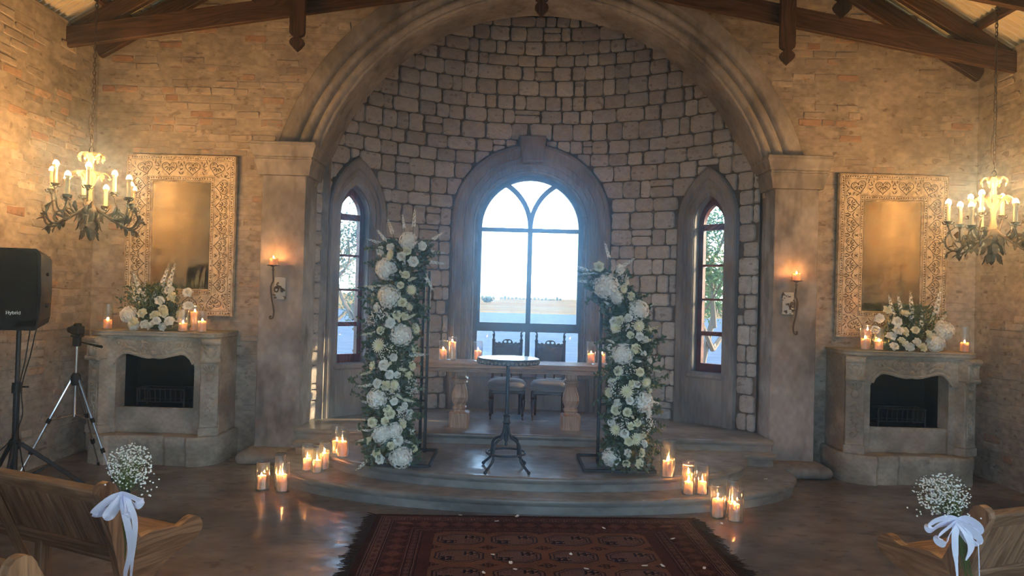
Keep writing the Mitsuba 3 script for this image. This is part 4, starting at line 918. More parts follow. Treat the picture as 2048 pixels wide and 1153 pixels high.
def chair(x, y, rot, label):
    t = thing('chair', label, 'chair', None)
    A = tr(x, y, Z3) @ rz(rot)           # faces -y
    P = lambda name, m, mat, parent=t, **k: add(name, xf(m, A), mat, parent, **k)
    n = 20; rings = []
    for k, (s, z) in enumerate(((1.0, 0.345), (1.03, 0.36), (1.035, 0.385), (1.0, 0.415), (0.90, 0.438), (0.65, 0.452), (0.3, 0.458))):
        a = np.arange(n) * 2 * PI / n; q = 0.5
        cx = np.sign(np.cos(a)) * np.abs(np.cos(a)) ** q; cy = np.sign(np.sin(a)) * np.abs(np.sin(a)) ** q
        rings.append(np.column_stack([cx * 0.215 * s * (1 - 0.06 * cy), cy * 0.205 * s, np.full(n, z)]))
    P('seat', loft(rings, True, True, True), 'velvet', smooth=60)
    P('braid_trim', tube(rings[0] * [1.012, 1.012, 0] + [0, 0, 0.346], 0.006, 5, True), 'braid')
    P('seat_rail', box(-0.205, 0.205, -0.195, 0.195, 0.300, 0.345, 0.008), 'chair_wood', smooth=False)
    for sx in (-1, 1):
        lg = P('leg', lathe([(0.0, 0.045), (0.014, 0.045), (0.018, 0.07), (0.012, 0.08), (0.022, 0.15), (0.026, 0.22), (0.018, 0.24), (0.026, 0.255), (0.020, 0.27), (0.024, 0.285), (0.024, 0.33), (0.0, 0.33)], 14, (sx * 0.185, -0.175, 0)), 'chair_wood')
        P('caster', xf(lathe([(0.0, -0.009), (0.020, -0.009), (0.023, 0.0), (0.020, 0.009), (0.0, 0.009)], 14), tr(sx * 0.185, -0.165, 0.023) @ ry(PI / 2)), 'bronze', lg)
        P('leg', tube([(sx * 0.165, 0.24, 0.0), (sx * 0.165, 0.205, 0.18), (sx * 0.165, 0.19, 0.34)], [0.016, 0.018, 0.02], 8), 'chair_wood')
        P('back_post', lathe([(0.0, 0.34), (0.016, 0.34), (0.019, 0.42), (0.014, 0.46), (0.020, 0.50), (0.016, 0.56), (0.020, 0.62), (0.018, 0.70), (0.018, 0.88), (0.022, 0.895), (0.014, 0.905), (0.010, 0.925), (0.017, 0.945), (0.014, 0.962), (0.0, 0.970)], 12, (sx * 0.165, 0.21, 0)), 'chair_wood')
        P('spindle', lathe([(0.0, 0.44), (0.008, 0.44), (0.012, 0.52), (0.008, 0.60), (0.0, 0.60)], 8, (sx * 0.055, 0.21, 0)), 'chair_wood')
    P('lower_rail', box(-0.16, 0.16, 0.197, 0.223, 0.425, 0.450, 0.006), 'chair_wood', smooth=False)
    P('back_panel', box(-0.150, 0.150, 0.188, 0.232, 0.600, 0.830, 0.018), 'tufted', smooth=40)
    btn = [ball(0.008, (bx, 0.187, bz), 1) for bz, xs in ((0.66, (-0.08, 0, 0.08)), (0.715, (-0.04, 0.04)), (0.77, (-0.08, 0, 0.08))) for bx in xs]
    P('tufting_buttons', cat(btn), 'tufted')
    cr = [(-0.155, 0.825), (0.155, 0.825), (0.155, 0.855), (0.140, 0.868), (0.120, 0.856), (0.108, 0.872), (0.085, 0.866), (0.070, 0.850), (0.062, 0.872), (0.048, 0.892), (0.022, 0.902)]
    cr = Polygon(cr + [(-a, b) for a, b in cr[2:][::-1]]).buffer(0).difference(unary_union([oval(0.026, 0.873, 0.017, 0.014), oval(-0.026, 0.873, 0.017, 0.014)]))
    P('carved_crest', upright(cr, 0.026, 0.223), 'chair_wood', smooth=False)
    for sx in (-1, 1): P('finial', xf(tube(spline([(0, 0, 0), (0.004, 0, 0.02), (-0.006, 0, 0.038), (-0.016, 0, 0.032)], 5), [0.009] * 10 + [0.006] * 6, 6), tr(sx * 0.165, 0.21, 0.955) @ sc(-sx, 1, 1)), 'chair_wood')
    return t
chair(-0.300, 8.30, 0.03, 'dark carved chair with rounded velvet seat, behind the round table')
chair(0.195, 8.28, -0.05, 'dark carved chair with rounded velvet seat, nearer the short flower column')

bt = thing('bistro_table', 'tall round cast iron table with pale top on four curved feet', 'table')
BX, BY = -0.285, 6.24
add('table_top', lathe([(0.0, 0.962), (0.255, 0.962), (0.266, 0.966), (0.266, 0.976), (0.258, 0.980), (0.0, 0.980)], 48, (BX, BY, Z2)), 'marble', bt)
add('rim', lathe([(0.262, 0.930), (0.272, 0.930), (0.276, 0.955), (0.272, 0.976), (0.266, 0.978), (0.262, 0.972), (0.262, 0.930)], 48, (BX, BY, Z2)), 'blue_iron', bt)
sc_ = [xf(tube(spiral(0, 0, 0.013, 1.2, 1 if k % 2 else -1, 0, 12), 0.0028, 5), tr(BX, BY, Z2 + 0.948) @ rz(k * 2 * PI / 48) @ tr(0, -0.276, 0)) for k in range(48)]
add('rim_scrolls', cat(sc_), 'braid', bt)
add('pole', lathe([(0.0, 0.46), (0.017, 0.46), (0.016, 0.90), (0.030, 0.915), (0.060, 0.945), (0.20, 0.958), (0.20, 0.963), (0.0, 0.963)], 20, (BX, BY, Z2)), 'blue_iron', bt)
add('hub', lathe([(0.0, 0.205), (0.010, 0.21), (0.013, 0.225), (0.008, 0.24), (0.018, 0.26), (0.020, 0.36), (0.026, 0.37), (0.026, 0.40), (0.038, 0.412), (0.030, 0.425), (0.024, 0.46), (0.034, 0.475), (0.022, 0.485), (0.0, 0.49)], 20, (BX, BY, Z2)), 'blue_iron', bt)
for k in range(4):
    a = PI / 4 + k * PI / 2 + 0.08; d = np.array([math.cos(a), math.sin(a), 0]); o = np.array([BX, BY, Z2])
    pth = spline([o + d * r + [0, 0, z] for r, z in ((0.022, 0.40), (0.030, 0.34), (0.060, 0.285), (0.115, 0.262), (0.155, 0.225), (0.165, 0.16), (0.172, 0.10), (0.215, 0.055), (0.262, 0.020))], 5)
    lg = add('leg', tube(pth, 0.0115, 8), 'blue_iron', bt)
    add('foot', ball(0.016, (pth[-1] + [0, 0, -0.004]).tolist(), 1), 'blue_iron', lg)
add('ring', tube([(BX + 0.170 * math.cos(a), BY + 0.170 * math.sin(a), Z2 + 0.150) for a in np.arange(40) * 2 * PI / 40], 0.0095, 8, True), 'blue_iron', bt)

# ================================================================ flowers
def orient(n, spin=0.0):
    """4x4 that turns +z to n."""
    n = np.asarray(n, float); n = n / np.linalg.norm(n); a = np.array([0, 0, 1.0]) if abs(n[2]) < 0.9 else np.array([1.0, 0, 0])
    x = np.cross(a, n); x /= np.linalg.norm(x); y = np.cross(n, x); A = np.eye(4); A[:3, 0], A[:3, 1], A[:3, 2] = x, y, n
    return A @ rz(spin)
def petal(w, l, cup, nu=3, nv=4, tip=0.75):
    """A cupped petal from the origin along +x, rising in z."""
    u, v = np.meshgrid(np.linspace(-1, 1, nu), np.linspace(0, 1, nv)); ww = w * (np.sin(np.clip(v * 0.86 + 0.08, 0, 1) * PI) ** tip) * 0.5
    x = l * v * math.cos(0); y = u * ww; z = cup * l * v ** 2 - 0.25 * w * (1 - u ** 2) * v
    P = np.stack([x, y, z], -1).reshape(-1, 3); i, j = np.meshgrid(np.arange(nv - 1), np.arange(nu - 1), indexing='ij')
    q = np.stack([i * nu + j, i * nu + j + 1, (i + 1) * nu + j + 1, (i + 1) * nu + j], -1).reshape(-1, 4)
    return P, quads(q)
def make_hydrangea(seed):
    r = np.random.default_rng(seed); ms = [xf(ball(0.80, sub=1), tr(0, 0, 0))]
    n = 130
    for i in range(n):
        ct = 1 - 1.45 * (i + 0.5) / n; ph = i * 2.39996; st = math.sqrt(max(0, 1 - ct * ct))
        d = np.array([st * math.cos(ph), st * math.sin(ph), ct]); rad = 0.86 + 0.16 * r.random()
        O = tr(*(d * rad)) @ orient(d + 0.25 * r.normal(size=3), r.random() * 6) @ sc(0.74 + 0.22 * r.random())
        for k in range(4): ms.append(xf(petal(0.20, 0.17, 0.32, 3, 3, 0.6), O @ rz(k * PI / 2)))
    return cat(ms)
def make_rose(seed):
    r = np.random.default_rng(seed); ms = []
    for k, (n, rad, tilt, w, l) in enumerate(((3, 0.06, 1.45, 0.42, 0.62), (4, 0.14, 1.32, 0.60, 0.74), (5, 0.24, 1.10, 0.78, 0.80), (6, 0.32, 0.80, 0.88, 0.82), (6, 0.36, 0.46, 0.92, 0.78))):
        for i in range(n):
            a = i * 2 * PI / n + k * 0.7 + 0.25 * r.random()
            ms.append(xf(petal(w, l, 0.30 if k < 3 else -0.10, 4, 5, 0.55), rz(a) @ tr(rad * 0.55, 0, 0.05) @ ry(-tilt + 0.12 * r.normal())))
    ms.append(xf(ball(0.30, sub=1), tr(0, 0, 0.0) @ sc(1, 1, 0.8)))
    return xf(cat(ms), tr(0, 0, -0.1))
def make_mum(seed):
    ms = []
    for k, (n, tilt, l) in enumerate(((17, 0.08, 1.0), (15, 0.38, 0.86), (12, 0.72, 0.66), (9, 1.05, 0.46))):
        for i in range(n): ms.append(xf(petal(0.23, l, 0.12, 3, 4, 0.5), rz(i * 2 * PI / n + k) @ tr(0.05, 0, 0) @ ry(-tilt)))
    return cat(ms)
def make_spike(seed):
    r = np.random.default_rng(seed); ms = []
    n = 30
    for i in range(n):
        u = (i + 0.5) / n; a = i * 2.4; s = 0.070 * (1 - 0.6 * u)
        O = tr(0.055 * (1 - 0.6 * u) * math.cos(a), 0.055 * (1 - 0.6 * u) * math.sin(a), u) @ orient([math.cos(a), math.sin(a), 0.55], r.random() * 5)
        if u < 0.82:
            for k in range(5): ms.append(xf(petal(s * 1.0, s * 1.15, 0.5, 3, 3, 0.6), O @ rz(k * 2 * PI / 5)))
        else: ms.append(xf(ball(s * 0.55, sub=0), O))
    return cat(ms)
def make_spray(seed):
    r = np.random.default_rng(seed); ms = []
    for i in range(75):
        d = r.normal(size=3); d[2] = abs(d[2]); d = d / np.linalg.norm(d) * (0.35 + 0.65 * r.random() ** 0.5); ms.append(xf(ball(0.055 + 0.02 * r.random(), sub=0), tr(*d)))
    return cat(ms)
FLOWER = {}
for nm, fn, k in (('hydrangea', make_hydrangea, 3), ('rose', make_rose, 3), ('chrysanthemum', make_mum, 1), ('flower_spike', make_spike, 3), ('gypsophila_spray', make_spray, 2)):
    FLOWER[nm] = [fn(40 + i) for i in range(k)]
SPIKE_STEM = tube([(0, 0, -0.5), (0.01, 0, 0.2), (0, 0, 1.02)], [0.018, 0.014, 0.006], 5)
MUM_EYE = xf(ball(1, sub=1), sc(0.30, 0.30, 0.20))
def bloom(nm, mat, t, pos, n, r, rng, k=None):
    i = int(rng.integers(len(FLOWER[nm]))) if k is None else k
    A = tr(*pos) @ orient(n, rng.random() * 6) @ sc(r)
    key = add(nm, FLOWER[nm][i], mat, t, smooth=True, to=A, share=(nm, i, mat))
    if nm == 'chrysanthemum': add('centre', MUM_EYE, 'petal_lime', key, smooth=True, to=A, share='mum_eye')
    if nm == 'flower_spike': add('stem', SPIKE_STEM, 'stem', key, to=A, share='spike_stem')
    return key
def leaves(rng, centres, normals, size, aspect=2.0):
    """Many folded leaves as one mesh (they are past counting)."""
    n = len(centres); L = size * (0.7 + 0.6 * rng.random(n)); W = L / aspect
    d = normals + 0.9 * rng.normal(size=(n, 3)); d /= np.linalg.norm(d, axis=1, keepdims=True)
    s = np.cross(d, rng.normal(size=(n, 3))); s /= np.linalg.norm(s, axis=1, keepdims=True); u = np.cross(s, d)
    c = np.asarray(centres)
    P = np.stack([c, c + d * (L * 0.35)[:, None] + s * (W * 0.5)[:, None] + u * (W * 0.16)[:, None], c + d * (L * 0.75)[:, None] + s * (W * 0.36)[:, None] + u * (W * 0.12)[:, None], c + d * L[:, None],
                  c + d * (L * 0.75)[:, None] - s * (W * 0.36)[:, None] + u * (W * 0.12)[:, None], c + d * (L * 0.35)[:, None] - s * (W * 0.5)[:, None] + u * (W * 0.16)[:, None]], 1)
    o = np.arange(n)[:, None, None] * 6; F = (np.array([[0, 1, 2], [0, 2, 3], [0, 3, 4], [0, 4, 5]])[None] + o).reshape(-1, 3)
    return P.reshape(-1, 3), F
FL_L = {'hyd': [(-1.19, 2.23, 18), (-1.37, 1.98, 24), (-1.34, 1.74, 24), (-1.23, 1.4, 23), (-1.42, 0.85, 21), (-1.37, 0.54, 20), (-1.27, 0.57, 18), (-1.2, 0.33, 24)], 'mum': [(-1.33, 2.1, 9), (-1.49, 1.71, 10), (-1.15, 1.8, 9), (-1.12, 1.46, 10), (-1.41, 1.31, 12), (-1.27, 0.97, 9)], 'rose': [(-1.34, 2.17), (-1.44, 2.14), (-1.07, 2.19), (-1.24, 2.09), (-1.14, 2.05), (-1.2, 1.93), (-1.24, 1.84), (-1.44, 1.64), (-1.22, 1.69), (-1.17, 1.65), (-1.26, 1.58), (-1.32, 1.51), (-1.4, 1.44), (-1.2, 1.57), (-1.19, 2.14), (-1.28, 1.21), (-1.46, 1.13), (-1.36, 1.14), (-1.31, 1.06), (-1.25, 1.06), (-1.17, 1.05), (-1.41, 0.98), (-1.34, 0.97), (-1.27, 0.83), (-1.22, 0.75), (-1.19, 0.78), (-1.34, 0.66), (-1.2, 0.63), (-1.22, 0.49), (-1.28, 0.45), (-1.45, 0.64), (-1.48, 0.47), (-1.37, 0.33), (-1.4, 0.38), (-1.3, 0.72), (-1.32, 0.76), (-1.14, 1.13), (-1.12, 1.28), (-1.15, 0.7), (-1.12, 0.55), (-1.1, 0.4)], 'gyp': [(-1.36, 1.61), (-1.33, 1.26), (-1.2, 0.7), (-1.3, 0.92), (-1.46, 1.53), (-1.14, 0.94)]}
SP_L = [[(-1.36, 2.35), (-1.4, 2.44)], [(-1.23, 2.34), (-1.25, 2.48)], [(-1.15, 2.36), (-1.14, 2.53)], [(-1.45, 2.21), (-1.58, 2.25)], [(-0.99, 2.26), (-0.88, 2.33)], [(-1.02, 2.15), (-0.87, 2.14)], [(-1.01, 2.06), (-0.86, 2.04)], [(-1.05, 1.93), (-0.96, 1.79)], [(-1.44, 1.77), (-1.55, 1.82)], [(-1.43, 0.97), (-1.57, 0.95)], [(-1.11, 0.92), (-1.02, 0.92)], [(-1.44, 0.35), (-1.59, 0.21)], [(-1.12, 1.22), (-1.01, 1.23)], [(-1.44, 2.27), (-1.49, 2.34)]]
FL_R = {'hyd': [(0.56, 1.88, 26), (0.84, 1.67, 23), (0.72, 1.29, 22), (0.9, 0.88, 22), (0.65, 0.38, 20), (0.65, 1.78, 13)], 'mum': [(0.73, 1.92, 9), (0.7, 1.86, 8), (0.65, 1.52, 10), (0.84, 1.54, 10), (0.75, 0.97, 11), (0.92, 1.05, 9), (0.67, 0.63, 10), (0.84, 0.56, 10)], 'rose': [(0.67, 2.03), (0.48, 2.05), (0.77, 1.8), (0.75, 1.61), (0.85, 1.45), (0.91, 1.42), (0.77, 1.46), (0.64, 1.57), (0.68, 1.59), (0.82, 1.34), (0.89, 1.3), (0.68, 1.14), (0.79, 1.04), (0.84, 1.03), (0.63, 1.05), (0.78, 0.89), (0.68, 0.86), (0.67, 0.8), (0.76, 0.79), (0.64, 0.69), (0.85, 0.7), (0.79, 0.67), (0.74, 0.6), (0.9, 0.59), (0.78, 0.54), (0.92, 0.51), (0.77, 0.44), (0.87, 0.35), (0.76, 0.35), (0.89, 0.44), (0.95, 1.24), (0.86, 1.14), (0.96, 0.98), (0.62, 0.94), (0.95, 0.78), (0.62, 1.33), (0.95, 1.51)], 'gyp': [(0.68, 1.93), (0.77, 1.54), (0.75, 1.18), (0.71, 0.72), (0.94, 0.69), (0.66, 0.98)]}
SP_R = [[(0.58, 2.13), (0.53, 2.28)], [(0.71, 2.06), (0.83, 2.15)], [(0.91, 1.7), (1.01, 1.74)], [(0.41, 2.01), (0.3, 2.05)], [(0.43, 1.92), (0.31, 1.92)], [(0.94, 0.57), (1.0, 0.52)], [(0.48, 2.0), (0.33, 1.98)]]
ML = {'rose': [(-3.76, 1.74), (-3.57, 1.72), (-3.71, 1.67), (-3.83, 1.63), (-3.58, 1.58), (-3.97, 1.5), (-3.76, 1.51), (-3.79, 1.55), (-3.64, 1.5), (-3.85, 1.48), (-4.05, 1.41), (-3.95, 1.39), (-3.88, 1.38), (-3.81, 1.43), (-3.7, 1.43), (-3.64, 1.43), (-3.78, 1.36), (-3.64, 1.36)], 'hyd': [(-4.13, 1.48, 17), (-4.07, 1.38, 12)]}
MLs = [[(-4.07, 1.61), (-4.18, 1.75)], [(-4.02, 1.63), (-4.14, 1.92)], [(-3.85, 1.74), (-3.78, 1.99)], [(-3.77, 1.74), (-3.72, 2.01)], [(-4.0, 1.58), (-4.02, 1.82)], [(-3.92, 1.61), (-3.89, 1.8)]]
MR = {'rose': [(3.54, 1.74), (3.71, 1.7), (3.46, 1.65), (3.61, 1.62), (3.44, 1.53), (3.61, 1.53), (3.56, 1.47), (3.7, 1.52), (3.79, 1.54), (3.92, 1.5), (3.45, 1.42), (3.65, 1.43), (3.8, 1.42), (3.71, 1.38), (3.58, 1.35), (3.75, 1.34), (3.86, 1.37)], 'hyd': [(4.11, 1.54, 20), (4.01, 1.38, 19)]}
MRs = [[(3.62, 1.64), (3.58, 1.89)], [(3.71, 1.64), (3.67, 1.9)], [(3.81, 1.6), (3.8, 1.92)], [(4.03, 1.65), (4.11, 1.97)], [(4.04, 1.58), (4.19, 1.72)], [(3.9, 1.55), (3.92, 1.77)]]
def column(name_label, F, SP, path, seed, radius, ycore):
    rng = np.random.default_rng(seed)
    t = thing('flower_column', name_label, 'flower arrangement')
    px = spline([(x, 0, z) for x, z in path], 8); order = np.argsort(px[:, 2])
    cx = lambda z: float(np.interp(z, px[order, 2], px[order, 0]))
    zlo, zhi = path[0][1] - 0.04, px[:, 2].max()
    add('foam_core', tube([(p[0], ycore + 0.02, p[2]) for p in px[::4]], 0.085, 10), 'leaf', t)
    def front(x, z):
        u = np.clip((x - cx(z)) / radius, -0.95, 0.95); c = math.sqrt(1 - u * u)
        return ycore - radius * c * (0.95 if z > 0.5 else 1.05), np.array([u * 0.9, -c - 0.15, 0.12])
    for kind, mat, rad in (('hyd', 'petal_white', None), ('mum', 'petal_cream', None), ('rose', None, 0.043), ('gyp', 'petal_white', 0.085)):
        for q in F[kind]:
            x, z = q[0], max(q[1], Z2 + 0.06); y, n = front(x, z); n = n + 0.22 * rng.normal(size=3)
            if kind == 'hyd': r = q[2] / 1420 * 6.1 * 1.0; bloom('hydrangea', mat, t, (x, y + r * 0.35, max(z, Z2 + r * 0.9)), n, r, rng)
            elif kind == 'mum': bloom('chrysanthemum', mat, t, (x, y - 0.020, z), n, q[2] / 1420 * 6.1 * 1.25, rng)
            elif kind == 'rose': bloom('rose', 'petal_white' if rng.random() < 0.45 else 'petal_cream', t, (x, y - 0.005, z), n, rad * (0.8 + 0.45 * rng.random()), rng)
            else: bloom('gypsophila_spray', mat, t, (x, y + 0.01, z), n, rad, rng)
    for (x0, z0), (x1, z1) in SP:
        y0, n = front(x0, z0); a = np.array([x0, y0 + 0.06, z0]); b = np.array([x1, y0 + 0.03 + 0.05 * rng.normal(), z1]); L = np.linalg.norm(b - a)
        bloom('flower_spike', 'petal_white', t, a, b - a, L, rng) if L > 0.125 else bloom('flower_spike', 'petal_white', t, a - (b - a) * 0.5, b - a, L * 1.6, rng)
    # small filler spikes between the heads
    for i in range(24):
        z = zlo + 0.12 + (zhi - zlo - 0.2) * rng.random(); x = cx(z) + radius * 0.9 * (2 * rng.random() - 1); y, n = front(x, z)
        bloom('flower_spike', 'petal_cream' if i % 3 else 'petal_white', t, (x, y + 0.07, z), n * [1.6, 1, 1] + [0, 0, 0.3 * rng.normal()], 0.13 + 0.03 * rng.random(), rng)
    for nm, mat, cnt, size, asp, spread in (('foliage', 'leaf', 2600, 0.052, 2.1, 1.02), ('eucalyptus_foliage', 'leaf_grey', 1500, 0.040, 1.25, 1.05)):
        z = zlo + (zhi + 0.06 - zlo) * rng.random(cnt); a = 2 * PI * rng.random(cnt); rr = radius * spread * np.sqrt(0.35 + 0.65 * rng.random(cnt))
        grow = 1.0 + 0.22 * (z < zlo + 0.2)
        xc = np.array([cx(v) for v in z]); c = np.column_stack([xc + rr * grow * np.cos(a), ycore + rr * grow * 0.92 * np.sin(a), z])
        c[:, 2] = np.maximum(c[:, 2], Z2 + 0.025)
        nn = np.column_stack([np.cos(a), np.sin(a), 0.25 + 0 * a])
        v, f = leaves(rng, c, nn, size, asp); v[:, 2] = np.maximum(v[:, 2], Z2 + 0.004)
        add(nm, (v, f), mat, t, smooth=True, kind='stuff')
    # trailing sprigs that break the outline
    cs, ns, st = [], [], []
    for i in range(34):
        z = zlo + 0.05 + (zhi - zlo) * rng.random(); s = 1 if rng.random() < 0.5 else -1
        p = np.array([cx(z) + s * radius * 0.8, ycore - radius * 0.5 * rng.random(), z]); d = np.array([s * (0.8 + 0.4 * rng.random()), -0.3 * rng.random(), 0.5 * rng.normal()]); d /= np.linalg.norm(d); L = 0.10 + 0.09 * rng.random()
        q = [p, p + d * L * 0.5, p + d * L - [0, 0, 0.02]]
        q = [np.array([a[0], a[1], max(a[2], Z2 + 0.02)]) for a in q]; st.append(tube(q, 0.0022, 4))
        for u in np.linspace(0.2, 1, 9):
            for w in (-1, 1): cs.append(q[0] + (q[2] - q[0]) * u); ns.append(d * 0.4 + np.array([0, -0.3, w * 0.9]))
    v, f = leaves(rng, np.array(cs), np.array(ns), 0.036, 1.7); v[:, 2] = np.maximum(v[:, 2], Z2 + 0.004)
    add('sprig_leaves', (v, f), 'leaf', t, smooth=True, kind='stuff'); add('sprig_stems', cat(st), 'stem', t, kind='stuff')
column('tall column of white hydrangeas, roses and greenery on the steps by the tripod side', FL_L, SP_L, [(-1.30, 0.31), (-1.36, 0.9), (-1.31, 1.5), (-1.28, 1.85), (-1.22, 2.18)], 301, 0.20, 6.36)
column('shorter column of white hydrangeas, roses and greenery whose top leans towards the arched window', FL_R, SP_R, [(0.79, 0.31), (0.80, 0.9), (0.78, 1.5), (0.66, 1.78), (0.53, 1.96)], 302, 0.185, 6.36)

def stand(posts, base, rungs, label):
    t = thing('flower_stand', label, 'flower stand')
    x0, x1, y0, y1 = base
    for k, (a, b) in enumerate((((x0, y0), (x1, y0)), ((x1, y0), (x1, y1)), ((x1, y1), (x0, y1)), ((x0, y1), (x0, y0)))):
        m, A = beam((*a, Z2 + 0.012), (*b, Z2 + 0.012), 0.024, 0.024, 0.003); add('base_bar', m, 'iron', t, smooth=False, to=A)
    for x, y, z1 in posts: add('post', box(x - 0.013, x + 0.013, y - 0.013, y + 0.013, Z2 + 0.012, z1, 0.003), 'iron', t, smooth=False)
    for a, b in rungs:
        m, A = beam(a, b, 0.018, 0.018, 0.002); add('rung', m, 'iron', t, smooth=False, to=A)
    return t
pl = [(-1.118, 6.86, 1.99), (-1.060, 6.78, 1.99)]
stand(pl + [(-1.45, 6.82, 1.9)], (-1.50, -0.955, 6.24, 6.90), [((-1.45, 6.82, z), (-1.06, 6.80, z)) for z in (0.75, 0.97, 1.55, 1.9)], 'black steel frame stand holding the tall flower column')
prr = [(0.552, 6.50, 1.74), (0.566, 6.60, 1.74)]
stand(prr + [(0.98, 6.55, 1.70)], (0.405, 1.03, 6.24, 6.86), [((0.55, 6.53, z), (0.98, 6.55, z)) for z in (0.80, 0.86, 1.36, 1.40)], 'black steel frame stand holding the shorter flower column')

def mantel_flowers(cx, F, SP, seed, label):
    rng = np.random.default_rng(seed); t = thing('mantel_flowers', label, 'flower arrangement')
    xs = [q[0] for q in F['rose']]; xm = np.mean(xs); y0 = 7.24
    add('foam_core', xf(ball(1, sub=2), tr(xm, y0 + 0.02, ZM + 0.055) @ sc(0.24, 0.08, 0.055)), 'leaf', t)
    yy = lambda z: y0 - 0.11 + 0.30 * max(0, z - ZM - 0.12)
    gx_ = -3.57 if cx < 0 else 3.445       # the glass cylinder next to the flowers: blooms beside it sit farther back
    for x, z in F['rose']: bloom('rose', 'petal_white' if rng.random() < 0.5 else 'petal_cream', t, (x, yy(z) + 0.02 * rng.normal() + (0.10 if abs(x - gx_) < 0.11 and z < 1.62 else 0), max(z, ZM + 0.045)), np.array([(x - xm) * 1.5, -1, 0.45]) + 0.25 * rng.normal(size=3), 0.050 * (0.85 + 0.3 * rng.random()), rng)
    for x, z, r in F['hyd']: rr = r / 1420 * 7.05; bloom('hydrangea', 'petal_white', t, (x, yy(z) + 0.04, max(z, ZM + rr * 0.95)), np.array([(x - xm) * 1.5, -1, 0.3]), rr, rng)
    for (x0, z0), (x1, z1) in SP:
        a = np.array([x0, y0 - 0.02, z0]); b = np.array([x1, y0 + 0.01, z1]); bloom('flower_spike', 'petal_white', t, a + (b - a) * 0.15, b - a, np.linalg.norm(b - a) * 0.9, rng)
        bloom('flower_spike', 'petal_cream', t, a + [0.04 * rng.normal(), 0.03, -0.05], b - a + 0.05 * rng.normal(size=3), np.linalg.norm(b - a) * 0.8, rng)
    for nm, mat, cnt, size, asp in (('foliage', 'leaf', 2300, 0.042, 2.3), ('light_foliage', 'stem', 900, 0.030, 2.8)):
        c = rng.normal(size=(cnt, 3)); c /= np.linalg.norm(c, axis=1, keepdims=True); c *= rng.random((cnt, 1)) ** 0.4
        side = -1 if cx < 0 else 1
        c = np.column_stack([xm + 0.27 * c[:, 0], y0 + 0.02 + 0.095 * c[:, 1], ZM + 0.02 + 0.25 * np.abs(c[:, 2])])
        tall = rng.random(cnt) < 0.5; c[tall, 0] = xm + side * 0.13 + 0.13 * rng.normal(size=tall.sum()); c[tall, 2] = ZM + 0.12 + 0.34 * rng.random(tall.sum()) ** 1.3
        c[:, 2] = np.maximum(c[:, 2], ZM + 0.03)
        c = c[(c[:, 0] < -3.66) if cx < 0 else (c[:, 0] > 3.54)]
        v, f = leaves(rng, c, np.column_stack([(c[:, 0] - xm) * 2, -0.4 + 0 * c[:, 0], 0.8 + 0 * c[:, 0]]), size, asp); v[:, 2] = np.maximum(v[:, 2], ZM + 0.004)
        add(nm, (v, f), mat, t, smooth=True, kind='stuff')
mantel_flowers(FX[0], ML, MLs, 311, 'white roses, hydrangea and tall spikes on the mantel by the tripod')
mantel_flowers(FX[1], MR, MRs, 312, 'white roses, hydrangeas and tall spikes on the mantel away from the tripod')

